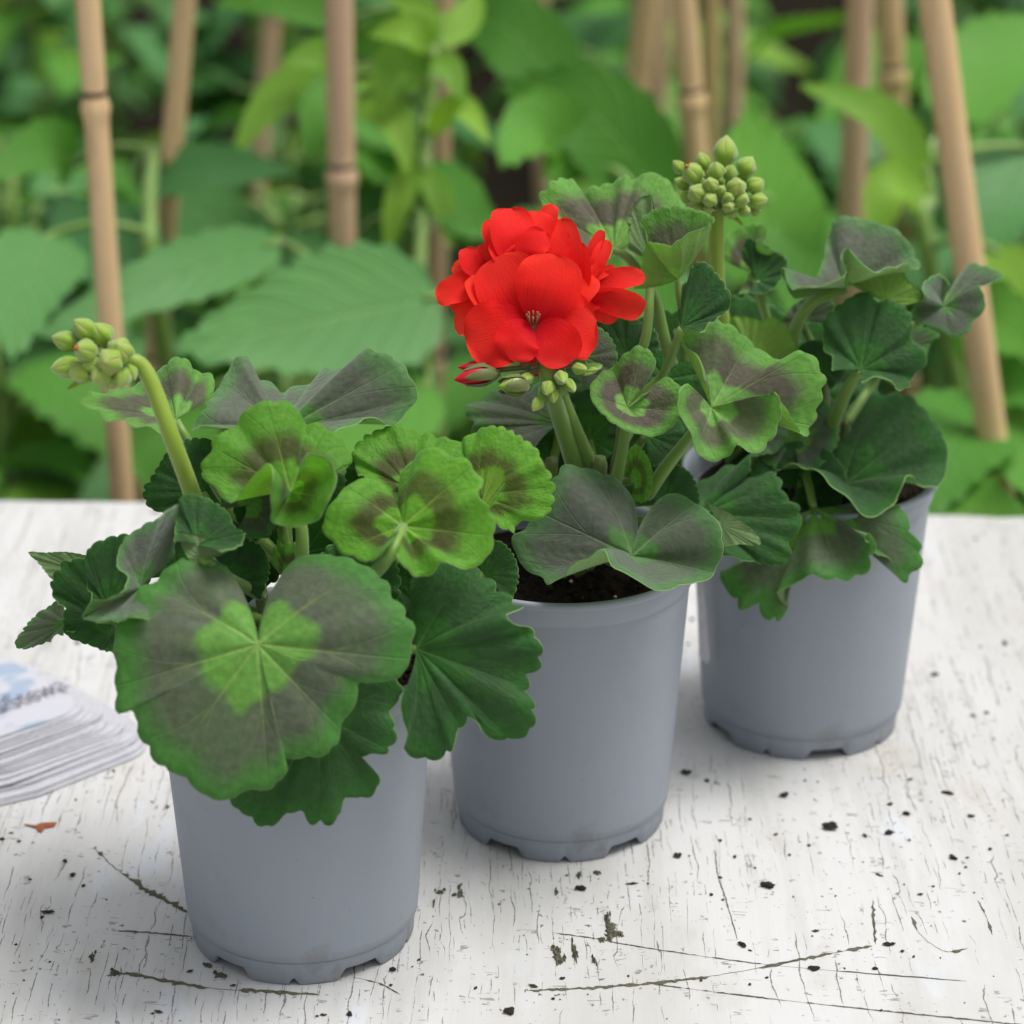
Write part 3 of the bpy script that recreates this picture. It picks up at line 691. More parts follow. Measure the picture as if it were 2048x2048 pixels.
# ---- plant in flower
leaf(P2, (1264, 1112), .035, 250, [(1266,1060,-.2),(1270,1017,-.4),(1255,981,-.5),(1226,952,-.4),(1190,936,-.35),(1121,934,-.2),(1085,1000,0),(1050,1056,0),(1025,1072,0),(1030,1108,.0),(1056,1141,.1),(1085,1150,.2),(1096,1170,.3),(1128,1155,.5),(1155,1120,.75),(1204,1098,.92),(1222,1133,.95),(1250,1146,.95),(1299,1173,.9),(1335,1181,.8),(1393,1166,.5),(1433,1137,.4),(1448,1085,.5),(1437,1045,.4),(1400,1010,.1),(1353,988,-.2),(1324,996,-.3),(1302,1014,-.4),(1285,1060,-.3)],
     'grey', .06, .03, 26, .012)
leaf(P2, (1440, 1050), .022, 95, [(1415,1005),(1450,1022),(1480,1040),(1516,1068),(1518,1090),(1480,1088),(1450,1092)], 'mature', .03, .02)
leaf(P2, (1255, 815), .015, 112, [(1300,750,-.6),(1313,730,-.6),(1305,706,-.6),(1277,691,-.6),(1249,707,-.5),(1229,730,-.4),(1203,744,-.3),(1180,775,0),(1190,812,.2),(1220,842,.4),(1263,862,.5),(1306,873,.3),(1348,851,.1),(1374,800,0),(1363,775,-.1),(1334,754,-.2),(1315,768,-.2),(1285,795,.2)],
     'bronze', .05, .04, 22, .02, stalk=[(1226, 1000, .005), (1234, 950, .010), (1248, 880, .012)], sr=.0020)
leaf(P2, (1422, 815), .012, 215, [(1378,765,.3),(1357,790,.4),(1358,830,.4),(1383,865,.5),(1395,905,.5),(1425,924,.5),(1460,914,.5),(1478,892,.6),(1510,902,.5),(1540,887,.4),(1562,840,.4),(1562,800,.5),(1545,784,.5),(1580,830,.2),(1612,870,.1),(1632,840,0),(1647,790,0),(1652,755,0),(1630,713,-.1),(1600,700,-.2),(1565,720,-.4),(1530,703,-.5),(1490,668,-.5),(1440,640,-.4),(1415,638,-.4),(1385,646,-.3),(1350,658,-.2),(1365,690,0),(1400,715,.2),(1412,760,.2)],
     'bronze', .05, .04, 30, .012, stalk=[(1294, 990, .004), (1335, 930, .010), (1385, 868, .014)], sr=.0021)
leaf(P2, (1120, 850), -.020, 195, [(1180,790,-.8),(1100,770,-.8),(1020,782,-.6),(964,794,-.3),(928,818,0),(944,845,.2),(947,870,.3),(1000,892,.6),(1060,905,.8)], 'grey', .12, .03)
leaf(P2, (1228, 500), -.030, 210, [(1330,480,.3),(1370,420,-.2),(1354,388,-.4),(1330,354,-.5),(1298,343,-.5),(1274,356,-.5),(1249,344,-.5),(1224,365,-.6),(1177,378,-.7),(1157,396,-.8),(1149,362,-.4),(1125,354,-.3),(1090,371,-.1),(1078,395,0),(1100,430,.1),(1120,480,.3),(1160,530,.5),(1200,560,.6)],
     'bronze', .04, .035, 26, .02, stalk=[(1345, 730, -.01), (1330, 680, -.015), (1308, 590, -.02), (1260, 520, -.026)], sr=.0018)
leaf(P2, (1356, 560), -.012, 135, [(1268,580,.2),(1283,520,.5),(1297,486,.7),(1329,488,.85),(1360,478,.9),(1391,461,.9),(1420,448,.6),(1428,435,0),(1390,418,-.6),(1340,410,-.7),(1300,423,-.6),(1278,445,-.4)], 'bronze', -.10, .03, 18, .02,
     stalk=[(1372, 720, -.012), (1370, 650, -.012), (1362, 600, -.010)], sr=.0018)
leaf(P2, (1300, 520), -.022, 100, [(1262,510,.3),(1256,470,.5),(1262,420,.6),(1285,394,.5),(1302,392,.3),(1310,420,.0),(1320,450,-.2),(1330,490,-.2)], 'mature', .04, .02)
leaf(P2, (1362, 655), .004, 132, [(1400,662,.3),(1429,642,.1),(1456,620),(1462,595),(1452,570),(1432,543),(1410,525),(1386,528),(1370,580,-.4),(1357,630,-.3)], 'dark', .05, .035)
leaf(P2, (1250, 705), -.022, 115, [(1320,700,.2),(1310,660),(1262,636,-.2),(1210,632,-.2),(1185,655),(1178,700,.3),(1200,740,.6)], 'dark', .1, .03)
leaf(P2, (1190, 770), -.012, 110, [(1200,830,.5),(1235,790,.2),(1230,735),(1195,700,-.2),(1150,705,-.2),(1130,750),(1140,800,.3)], 'dark', .1, .04)
leaf(P2, (1290, 870), -.010, 120, [(1300,940,.4),(1350,920,.2),(1370,870),(1350,830,-.2),(1300,820,-.3),(1240,830,-.2),(1210,880)], 'dark', .08, .05)
leaf(P2, (1195, 930), -.005, 85, [(1160,900),(1130,930),(1140,975),(1180,995),(1220,985),(1250,945),(1235,900)], 'dark', .08, .05)
leaf(P2, (1090, 920), -.015, 120, [(1060,990),(1120,1000),(1150,950),(1140,890),(1090,860),(1040,870),(1010,920)], 'dark', .08, .05)
leaf(P2, (1270, 960), .010, 60, [(1262,1000),(1290,1005),(1305,970),(1300,925),(1275,890),(1255,905),(1240,950)], 'young', .08, .05)

# ---- plant with the upright buds
leaf(P3, (1690, 577), .010, 175, [(1585,602,.3),(1562,545,.3),(1575,567,.5),(1616,574,.8),(1660,562,.9),(1690,540,.9),(1697,493,.6),(1720,515,.7),(1757,546,.8),(1785,530,.7),(1837,540,.3),(1832,505,0),(1807,471,-.2),(1777,452,-.4),(1732,440,-.6),(1699,432,-.6),(1669,436,-.6),(1655,460,-.5),(1645,520,-.2),(1630,560,.1)],
     'grey', .02, .03, 26, .035, stalk=[(1575, 740, .0), (1592, 655, .006), (1625, 605, .012)], sr=.0022)
leaf(P3, (1770, 602), .016, 95, [(1740,592),(1696,562),(1740,548),(1780,545),(1803,534),(1815,560),(1842,580),(1840,602),(1810,610)], 'bronze', .03, .05)
leaf(P3, (1888, 612), .004, 150, [(1898,572,.3),(1880,548,.2),(1855,562,.5),(1846,590,.7),(1838,600,.2),(1820,630,.1),(1840,645,.3),(1863,655,.1),(1908,672,.1),(1938,665),(1948,640),(1966,627),(1970,597),(1958,567,.1),(1985,562,.0),(2007,552,-.1),(1965,529,-.3),(1934,532,-.6),(1915,548,-.7)], 'grey', .10, .03, 24, .035,
     stalk=[(1650, 760, .0), (1740, 690, -.004), (1830, 650, -.002)])
leaf(P3, (1722, 740), .030, 158, [(1725,754,.6),(1777,762,.4),(1800,781,.2),(1820,773,.1),(1828,750),(1849,735),(1851,705),(1822,675),(1827,650),(1820,622,-.1),(1800,605,-.2),(1777,600,-.2),(1759,608,-.3),(1742,585,-.2),(1715,586,-.3),(1671,613),(1646,640),(1648,680),(1663,715,.2),(1664,743,.5)], 'dark', .08, .035, 24,
     stalk=[(1660, 860, .012), (1685, 800, .022), (1705, 762, .028)], sr=.0022)
leaf(P3, (1690, 968), .020, 240, [(1632,899,.0),(1603,888,-.1),(1552,891,0),(1514,909,.0),(1530,928,.2),(1585,930,.6),(1625,940,.8),(1664,978,.95),(1711,1012,.95),(1747,1022,.9),(1791,1008,.8),(1818,956,.75),(1862,980,.4),(1894,931,.0),(1890,880,-.1),(1865,840,-.3),(1834,798,-.4),(1783,783,-.6),(1710,800,-.8),(1665,840,-.8),(1650,885,-.8)], 'dark', .08, .03, 26)
leaf(P3, (1628, 1016), .043, 225, [(1580,1030,.2),(1530,1100,.2),(1440,1144,0),(1455,1181,0),(1476,1219),(1509,1218),(1545,1249),(1574,1220),(1555,1188,.3),(1581,1166,.3),(1617,1150,.5),(1657,1161,.5),(1697,1165,.4),(1737,1142,.4),(1753,1095,.5),(1737,1076,.6),(1770,1125,.1),(1812,1166,0),(1843,1134,0),(1850,1105,0),(1823,1054,0),(1802,1012,-.1),(1720,1000,.1)], 'mature', .06, .05, 24)
leaf(P3, (1400, 1028), .058, 200, [(1430,1110,.2),(1480,1118,.2),(1516,1124),(1552,1135),(1583,1115),(1579,1086),(1600,1060),(1601,1017),(1572,990),(1562,960,-.1),(1545,939,-.2),(1494,958,-.5),(1501,908,-.3),(1470,925,-.4),(1420,955,-.4),(1366,982,-.3)], 'dark', .06, .035, 22)
leaf(P3, (1500, 715), .018, 115, [(1458,690),(1453,640),(1485,632),(1522,640),(1547,635),(1574,652),(1592,690),(1598,714),(1560,732)], 'bronze', .05, .02)
leaf(P3, (1500, 545), -.012, 100, [(1475,590,.5),(1520,588,.5),(1560,560,.3),(1574,520,.2),(1545,500,.6),(1515,482,.7),(1535,460,-.2),(1522,447,-.5),(1488,450,-.6),(1455,470,-.3),(1448,520,0)], 'bronze', -.05, .035)
leaf(P3, (1512, 560), -.004, 80, [(1490,590,.3),(1530,585,.3),(1562,560,.2),(1575,522,.1),(1545,498,0),(1512,480,0),(1490,478,-.1),(1486,520,-.2)], 'dark', -.1, .04)
leaf(P3, (1640, 735), .010, 90, [(1660,780,.3),(1690,750),(1680,700),(1640,680),(1600,690),(1590,730),(1605,770,.2)], 'dark', .08, .06)
leaf(P3, (1560, 800), .000, 130, [(1640,800,.3),(1630,750),(1590,720),(1540,710),(1500,740),(1500,800),(1530,850,.3)], 'dark', .08, .05)
leaf(P3, (1490, 880), .000, 130, [(1560,900,.3),(1570,850),(1530,810),(1470,800),(1430,830),(1420,880),(1450,920,.3)], 'dark', .08, .05)
leaf(P3, (1620, 860), -.005, 120, [(1690,870,.3),(1690,820),(1650,790),(1600,780),(1560,800),(1545,850),(1570,890,.3)], 'dark', .08, .05)
leaf(P3, (1790, 700), -.012, 110, [(1850,720,.3),(1862,685),(1880,668),(1840,650),(1800,640),(1760,660),(1750,710),(1770,750)], 'mature', .08, .05)
leaf(P3, (1450, 1118), .014, 60, [(1425,1135,.3),(1440,1150,.3),(1468,1148),(1484,1125),(1478,1105),(1460,1098)], 'young', .05, .04)
leaf(P3, (1600, 640), -.005, 100, [(1660,650,.3),(1670,610),(1640,590),(1600,600),(1570,630),(1560,665),(1580,690,.3)], 'grey', .08, .05)

leaf(P3, (1585, 880), .018, 120, [(1600,950,.6),(1650,925,.3),(1680,870),(1660,810,-.3),(1600,780,-.5),(1540,790,-.4),(1505,840,-.1),(1510,900,.2),(1550,940,.5)], 'mature', .1, .045)
leaf(P3, (1490, 850), .022, 110, [(1500,915,.5),(1555,900,.2),(1580,850),(1560,800,-.3),(1500,775,-.5),(1440,790,-.3),(1415,850),(1440,900,.3)], 'grey', .1, .045)
leaf(P3, (1600, 975), .030, 120, [(1560,1040,.4),(1620,1050,.4),(1680,1010,.2),(1690,940),(1640,890,-.3),(1570,885,-.3),(1510,920),(1500,980,.2)], 'dark', .1, .045)
leaf(P1, (500, 1010), .004, 80, [(470,1070,.3),(530,1075,.2),(560,1030),(550,970,-.2),(500,945,-.3),(450,965),(440,1020,.2)], 'mature', .1, .05)
leaf(P2, (1170, 715), -.002, 80, [(1160,780,.3),(1215,765,.2),(1235,715),(1215,665,-.2),(1165,650,-.3),(1120,675),(1110,735,.2)], 'grey', .1, .05)
leaf(P2, (1330, 1000), .004, 80, [(1310,1060,.3),(1370,1050,.2),(1400,1000),(1380,945,-.2),(1330,925,-.3),(1285,950),(1275,1010,.2)], 'dark', .1, .05)
# dark inner leaves that fill the heart of each plant
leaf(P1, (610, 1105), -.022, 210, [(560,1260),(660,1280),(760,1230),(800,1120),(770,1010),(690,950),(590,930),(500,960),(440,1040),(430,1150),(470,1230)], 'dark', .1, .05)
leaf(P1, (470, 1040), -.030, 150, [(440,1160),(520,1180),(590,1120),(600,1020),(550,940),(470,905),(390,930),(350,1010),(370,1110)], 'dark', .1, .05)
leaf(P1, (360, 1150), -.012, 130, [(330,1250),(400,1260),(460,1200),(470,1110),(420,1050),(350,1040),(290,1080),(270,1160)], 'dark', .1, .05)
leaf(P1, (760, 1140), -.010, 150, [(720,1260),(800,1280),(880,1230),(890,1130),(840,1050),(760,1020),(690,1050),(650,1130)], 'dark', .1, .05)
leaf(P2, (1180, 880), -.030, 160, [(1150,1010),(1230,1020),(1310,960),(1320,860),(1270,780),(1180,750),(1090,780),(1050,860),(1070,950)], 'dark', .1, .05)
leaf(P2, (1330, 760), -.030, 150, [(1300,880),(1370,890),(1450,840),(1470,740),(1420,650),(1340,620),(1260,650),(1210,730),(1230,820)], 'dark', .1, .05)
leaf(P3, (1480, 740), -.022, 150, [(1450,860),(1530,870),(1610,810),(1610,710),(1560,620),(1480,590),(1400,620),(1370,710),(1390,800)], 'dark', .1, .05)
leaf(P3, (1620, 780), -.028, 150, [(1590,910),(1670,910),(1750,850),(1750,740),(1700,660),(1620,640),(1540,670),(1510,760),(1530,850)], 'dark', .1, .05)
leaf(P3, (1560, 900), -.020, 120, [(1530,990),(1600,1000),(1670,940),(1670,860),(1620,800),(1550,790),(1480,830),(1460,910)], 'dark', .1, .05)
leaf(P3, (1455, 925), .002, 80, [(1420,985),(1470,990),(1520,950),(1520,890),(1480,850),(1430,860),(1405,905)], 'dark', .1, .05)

# ------------------------------------------------------------------ flower and buds
def blade(mid, width, prof, n=18, m=11, roll=0., cup=.12, wave=.0, seed=0, face=None, tipcurl=0.):
    """petal or ovate leaf along a 3-D midrib; prof(t) = relative half width"""
    rs = np.random.RandomState(seed); Q = spline(mid, n); V = []; UV = []; w2 = width/2
    ph = rs.rand(3)*6.28
    Q0 = spline(mid, 4*n); ts = [1-(1-i/(n-1))**1.5 for i in range(n)]; Q = [Q0[min(4*n-1, int(round(t*(4*n-1))))] for t in ts]
    for i, q in enumerate(Q):
        t = ts[i]; T = (Q[min(i+1, n-1)]-Q[max(i-1, 0)]).normalized()
        view = (CAMP-q).normalized() if face is None else Vector(face)
        s = T.cross(view); s = s.normalized() if s.length > 1e-6 else Vector((1, 0, 0))
        s = Matrix.Rotation(roll, 3, T) @ s; nn = s.cross(T).normalized()
        hw = w2*prof(t)
        for j in range(m):
            x = -1+2*j/(m-1)
            zz = cup*w2*x*x*prof(t) + wave*w2*abs(x)**1.5*(math.sin(t*11+ph[0]+x*2)+.6*math.sin(t*19+ph[1]-x*3))*t - tipcurl*w2*t**3
            V.append(q + s*(x*hw) + nn*zz); UV.append((.5+.5*x, t))
    Fc = [(i*m+j, i*m+j+1, (i+1)*m+j+1, (i+1)*m+j) for i in range(n-1) for j in range(m-1)]
    return V, Fc, UV
def prof_petal(t):
    a = (t/.62)**.75 if t < .62 else math.sqrt(max(0, 1-((t-.62)/.385)**2))
    return max(.03, a if t >= .62 else .10+.90*math.sin(a*math.pi/2)**1.15)
def bud_mesh():
    n, m = 14, 20; V = []; Fc = []
    for i in range(n+1):
        t = i/n; r = (math.sin(math.pi*(t**.92))**.72)*(1-.18*t) if 0 < t < 1 else .02
        if t > .85: r *= 1-.35*(t-.85)/.15
        for k in range(m):
            a = 2*math.pi*k/m; rr = r*(1+.10*math.cos(5*a)*math.sin(math.pi*t**.8))
            V.append((rr*.5*math.cos(a), rr*.5*math.sin(a), t))
    for i in range(n):
        for k in range(m): Fc.append((i*m+k, i*m+(k+1) % m, (i+1)*m+(k+1) % m, (i+1)*m+k))
    return mesh_np('bud', V, Fc)
BUDME = bud_mesh(); BUDME.materials.append(M_BUD)
def tip_mesh():
    V = []; Fc = []
    for k in range(5):
        a = 1.2566*k; b = len(V); c, s = math.cos(a), math.sin(a)
        V += [(.02*c, .02*s, .80), (.13*c-.06*s, .13*s+.06*c, .93), (.10*c, .10*s, 1.04), (.13*c+.06*s, .13*s-.06*c, .93)]; Fc += [(b, b+1, b+2, b+3)]
    return mesh_np('bud_tip', V, Fc, False)
TIPME = tip_mesh(); TIPME.materials.append(M_BUDRED)
def place_bud(parent, org, base, direction, length, width, red=False):
    o = bpy.data.objects.new('bud', BUDME); COL.objects.link(o); o.parent = parent
    q = Vector(direction).normalized().to_track_quat('Z', 'Y')
    mtx = Matrix.Translation(Vector(base)-Vector(org)) @ q.to_matrix().to_4x4() @ Matrix.Rotation(random.uniform(0, 6), 4, 'Z') @ Matrix.Diagonal((width, width, length, 1))
    o.matrix_local = mtx
    if red:
        r = bpy.data.objects.new('red_bud_tip', TIPME); COL.objects.link(r); r.parent = parent; r.matrix_local = mtx @ Matrix.Diagonal((1.1, 1.1, 1., 1))
    return o
def bud_cluster(plant, o, path, sr, ctr, rad, buds, label, flat=1.0, bracts=()):
    org = plant['root'].location
    P = [atY(x, y, plant['Y']-oo) for x, y, oo in path]
    Q = spline(P, 26); mb = MB(); mb.tube(Q, [sr*(1.12-.2*i/25) for i in range(26)], 14)
    st = mb.build('bud_stalk', M_BSTALK, plant['root'], org); st['label'] = label
    # short hairs along the stalk would be below a pixel; the sheen carries them
    base = Q[-1]; dB = depth(base); k = dB/F
    right = Vector((1, 0, 0)); up = Vector((0, ST, CT)); fwd = Vector((0, -CT, ST))
    for (bx, by, L, W, red, zf) in buds:
        dx, dy = (bx-ctr[0]), (ctr[1]-by); rho = math.hypot(dx, dy)
        z = math.sqrt(max(0, 1-min(1, rho/rad)**2))*rad*zf
        c = atD(bx, by, dB - z*k*flat)
        dirv = (c-base).normalized() if (c-base).length > 1e-5 else fwd
        place_bud(st, org, c-dirv*L*k*.52, dirv, L*k*1.04, W*k*1.26, red)
        MB().tube(spline([base-Vector((0, 0, .0005)), base.lerp(c, .5)+Vector((0, 0, -.0004)), c-dirv*L*k*.45], 6), [.0007]*6, 6).build('bud_pedicel', M_BSTALK, st, org)
    rs = random.Random(77); hb = MB()
    for q in range(900):                                   # pale fuzz on stalk and buds
        if q < 420:
            i_ = rs.randrange(2, 25); p0 = Q[i_].lerp(Q[i_-1], rs.random()); t_ = (Q[i_]-Q[i_-1]).normalized()
            n_ = Vector((rs.gauss(0, 1), rs.gauss(0, 1), rs.gauss(0, 1))); n_ = (n_-t_*n_.dot(t_)).normalized(); p0 = p0 + n_*sr*.95; ln_ = rs.uniform(.0005, .0012)
        else:
            b_ = rs.choice(st.children) if st.children else None
            if b_ is None or not b_.name.startswith('bud') or b_.data is not BUDME: continue
            v_ = BUDME.vertices[rs.randrange(40, 280)]; m_ = b_.matrix_local; p0 = m_ @ v_.co + Vector(org); n_ = (m_.to_3x3() @ Vector((v_.co.x, v_.co.y, .05))).normalized(); ln_ = rs.uniform(.0003, .0007)
        s_ = n_.cross(fwd).normalized()*.00003
        hb.add([p0-s_, p0+s_, p0+n_*ln_+Vector((0, 0, rs.uniform(-.0002, .0001)))], [(0, 1, 2)])
    hf = hb.build('hairs', M_HAIR, st, org, False); hf['kind'] = 'stuff'
    for (x0, y0, x1, y1, w) in bracts:
        a = atD(x0, y0, dB); b = atD(x1, y1, dB-.002)
        V, Fc, UV = blade([a, a.lerp(b, .5)+Vector((0, 0, .0006)), b], w*k, lambda t: math.sin(math.pi*min(1, t*.85+.15))**.8+.02, 8, 5, cup=.3)
        link('bract', mesh_np('bract', off(V, org), Fc, True, UV), M_BSTALK, st)
    return st
c3 = lambda x, y: (1320+x/7.73, 250+y/7.73)
buds3 = []
for (x, y, L, W, red, zf) in [(1010,400,480,330,0,.1),(500,740,360,290,1,.9),(300,650,280,170,0,-.2),(660,560,300,210,0,.2),(870,700,290,235,0,.8),(1080,740,300,185,0,.6),(1340,630,330,265,0,.4),
    (340,910,290,180,0,.5),(780,920,240,205,0,1.),(565,1050,260,255,0,1.),(770,1160,240,195,0,1.),(1190,960,300,265,0,1.),(1480,930,300,245,0,.6),(1270,1150,240,205,0,1.),
    (1520,1170,310,235,0,.7),(950,1010,180,150,0,.9),(1060,1120,180,150,0,1.),(1060,1260,190,160,0,1.),(1310,1330,210,170,0,.8),(600,1290,200,160,0,.8),(390,1120,200,170,0,.5),(740,1310,170,140,0,.9),(1330,790,190,150,0,.2),
    (1110,1370,180,150,0,.7),(1470,1320,190,150,0,.3),(900,850,200,160,0,.2),(620,860,220,180,0,.0),(1150,850,200,160,0,.1)]:
    bx, by = c3(x, y); buds3.append((bx, by, L/7.73, W/7.73, red, zf))
bud_cluster(P3, 0, [(1452, 800, .005), (1444, 650, .012), (1434, 560, .016), (1433, 430, .018), (1440, 415, .018)], .0027, (1440, 390), 95, buds3, 'stout stalk topped by a round cluster of green buds', 1., [(1412, 425, 1358, 437, 10), (1455, 428, 1487, 452, 9), (1448, 428, 1468, 440, 8)])
c1 = lambda x, y: (90+x/4.83, 620+y/4.83)
buds1 = []
for (x, y, L, W, red, zf) in [(380,180,260,180,0,.5),(190,300,260,170,0,.4),(390,390,260,190,1,1.),(210,550,310,190,0,.6),(550,230,260,190,0,.3),(720,390,260,230,0,.7),(620,500,230,220,0,1.),(530,630,220,180,0,.9),
    (730,650,250,180,0,.7),(330,600,220,170,0,.9),(820,600,200,140,0,.3),(480,280,200,160,0,.0),(640,690,180,150,0,.6),(440,520,200,160,0,.8)]:
    bx, by = c1(x, y); buds1.append((bx, by, L/4.83, W/4.83, red, zf))
bud_cluster(P1, 0, [(430, 1180, -.01), (408, 1060, .000), (380, 975, .006), (345, 880, .010), (308, 778, .006), (288, 738, .004), (268, 722, .004), (246, 722, .004)], .0025, (190, 706), 85, buds1, 'bent stalk with a nodding cluster of hairy green buds', .9, [(190, 755, 134, 778, 14), (250, 725, 228, 775, 12)])

# scarlet flower head
FL_O = .012
dF = depth(atY(1080, 600, P2['Y']-FL_O)); kF = dF/F
def fp(x, y, z=0.): return atD(x, y, dF - z*kF)
org2 = P2['root'].location
fst = MB()
fst.tube(spline([atY(1165, 1000, P2['Y']+.004), atY(1146, 920, P2['Y']-.004), atY(1118, 830, P2['Y']-.010), fp(1100, 770, -5), fp(1085, 700, -20), fp(1080, 640, -30)], 26), [.0031-.0006*i/25 for i in range(26)], 14)
head = fst.build('flower_stalk', M_STEM, P2['root'], org2); head['label'] = 'thick green stalk carrying the round scarlet flower head'
MB().tube(spline([atY(1215, 1000, P2['Y']+.002), atY(1180, 925, P2['Y']-.002), atY(1152, 860, P2['Y']-.006), atY(1128, 800, P2['Y']-.008), atY(1112, 752, P2['Y']-.012)], 16), [.0026-.0008*i/15 for i in range(16)], 12).build('side_stalk', M_STEM, P2['root'], org2)
petals = [  # midrib points (x, y, z towards viewer), width, roll, cup, wave
    # full-face floret
    ([(1060,642,-10),(1026,585,-4),(994,512,-8)], 138, -.04, .08, .03), ([(1072,642,4),(1094,580,24),(1108,508,22)], 134, .0, .06, .03),
    ([(1060,648,-4),(1005,664,14),(932,684,14)], 136, .12, .12, .05), ([(1064,654,8),(1040,676,30),(1020,718,34)], 92, .05, .12, .06),
    ([(1072,654,8),(1106,680,28),(1140,726,28)], 98, -.05, .12, .06), ([(1074,648,0),(1130,652,10),(1192,640,8)], 136, -.12, .12, .05), ([(1070,660,-15),(1075,705,-8),(1088,752,-25)], 56, .1, .1, .05),
    # second whorl behind it
    ([(1040,620,-30),(982,598,-16),(946,548,-30)], 70, .3, .2, .05), ([(1030,640,-30),(955,622,-16),(916,668,-22)], 66, .8, .25, .05), ([(1090,610,-30),(1146,590,-14),(1184,548,-25)], 76, -.4, .2, .05),
    ([(1100,690,-35),(1150,690,-25),(1184,700,-35)], 60, -.3, .15, .05), ([(1020,690,-35),(985,715,-22),(962,730,-30)], 60, .3, .15, .05),
    # floret beside the young lime plant
    ([(985,570,-45),(930,574,-40),(873,599,-45)], 66, .5, .25, .06), ([(985,555,-50),(948,530,-46),(934,494,-55)], 52, .3, .2, .06), ([(990,560,-60),(952,548,-60),(906,530,-70)], 50, .2, .15, .06), ([(985,545,-52),(972,515,-50),(978,488,-62)], 44, -.2, .2, .06), ([(980,575,-55),(935,590,-52),(905,622,-60)], 50, .5, .2, .06),
    # floret on top
    ([(1040,545,-45),(1026,475,-30),(1022,414,-58)], 96, .25, .22, .06), ([(1050,540,-48),(1062,478,-34),(1074,420,-60)], 84, -.2, .2, .06), ([(1060,535,-28),(1060,500,-16),(1090,462,-24)], 64, -.2, .2, .05), ([(1070,520,-60),(1090,455,-58),(1104,407,-72)], 44, -.3, .15, .08),
    ([(1010,540,-60),(994,490,-54),(986,440,-78)], 62, .5, .2, .06), ([(1080,545,-50),(1112,505,-42),(1116,462,-60)], 58, -.3, .2, .06), ([(1020,530,-34),(1008,505,-24),(1000,480,-34)], 60, .3, .2, .05),
    # loose florets on the far side
    ([(1140,610,-45),(1136,530,-34),(1120,436,-52)], 74, -.25, .22, .06), ([(1150,600,-40),(1160,550,-30),(1150,486,-48)], 62, -.5, .22, .06), ([(1165,560,-50),(1186,505,-45),(1205,460,-55)], 28, -.2, .3, .03),
    ([(1168,575,-44),(1196,525,-36),(1215,480,-46)], 36, -.2, .3, .03), ([(1168,580,-40),(1196,550,-32),(1230,534,-40)], 22, .1, .3, .03), ([(1165,590,-45),(1225,562,-34),(1290,552,-44)], 48, -.35, .28, .06),
    ([(1170,595,-44),(1235,602,-32),(1288,622,-42)], 62, .3, .28, .06), ([(1165,600,-55),(1200,620,-48),(1234,640,-60)], 42, .3, .2, .05), ([(1150,620,-50),(1178,600,-42),(1200,585,-55)], 50, .0, .2, .05), ([(1145,575,-42),(1172,545,-34),(1178,505,-48)], 46, -.2, .25, .05)]
for i, (mid, w, roll, cup, wave) in enumerate(petals):
    V, Fc, UV = blade([fp(*p) for p in mid], w*kF, prof_petal, 20, 13, roll, cup, wave*1.7, 300+i, tipcurl=.12)
    me = mesh_np('petal', off(V, org2), Fc, True, UV); o_ = link('petal', me, M_PETAL, head)
# stamens in the open throat
for i in range(8):
    a = i*.785; x, y = 1066+math.cos(a)*9, 640-math.sin(a)*6
    MB().tube([fp(1066, 650, 2), fp(x, y, 16), fp(x+math.cos(a)*4, y-12, 26)], [.0003, .00028, .0004], 6).build('stamen', M_ANTHER, head, org2)
def sepal_bud(b, d, L, W, red):
    """half-open bud: dark sepals clasping red petals"""
    q = Vector(d).normalized().to_track_quat('Z', 'Y').to_matrix()
    V = [Vector(b) + q @ Vector((v.co.x*W*.86, v.co.y*W*.86, v.co.z*L)) for v in BUDME.vertices]
    link('bud_core', mesh_np('bud_core', off(V, org2), [tuple(p.vertices) for p in BUDME.polygons]), M_BUDRED if red else M_BUD, head)
    for k in range(5):
        a = k*1.2566+.4; dirr = q @ Vector((math.cos(a), math.sin(a), 0)); ax = q @ Vector((0, 0, 1)); bb = Vector(b)
        pts = [bb + dirr*W*.10, bb + dirr*W*.47 + ax*L*.35, bb + dirr*W*.34 + ax*L*(.78 if red else .95)]
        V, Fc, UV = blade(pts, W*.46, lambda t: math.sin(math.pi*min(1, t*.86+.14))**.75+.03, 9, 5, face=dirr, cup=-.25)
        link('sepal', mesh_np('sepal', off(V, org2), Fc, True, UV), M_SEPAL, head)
R_, U_, T_ = Vector((1, 0, 0)), Vector((0, ST, CT)), Vector((0, -CT, ST))
sepal_bud(fp(1000, 745, 12), -R_-U_*.17+T_*.2, 96*kF, 50*kF, True)
sepal_bud(fp(1000, 733, 0), -R_-U_*.02, 86*kF, 34*kF, True)
sepal_bud(fp(1058, 772, 16), -R_-U_*.02+T_*.5, 66*kF, 52*kF, False)
for (x, y, dx, dy, L, W, z) in [(1098,760,-.2,-.6,40,30,20),(1120,745,.1,-.3,46,30,18),(1150,735,.5,-.1,44,26,8),(1078,790,-.5,-.8,40,26,10),(1105,770,.1,-1,36,26,18),(1135,755,.4,-.6,42,26,12),(1165,745,1,.1,50,20,0),(1060,750,-.6,-.3,50,28,8)]:
    place_bud(head, org2, fp(x-dx*10, y+dy*-6, z-8), R_*dx+U_*dy+T_*.6, L*kF, W*kF)
for (x, y) in [(1000,740),(1020,760),(1060,735),(1130,740),(1155,735),(1040,730)]:
    MB().tube(spline([fp(1095, 735, -6), fp((x+1095)/2, (y+730)/2, 0), fp(x, y, 6)], 8), [.0011, .001, .001, .0009, .0009, .0009, .0009, .0009], 7).build('pedicel', M_SEPAL, head, org2)
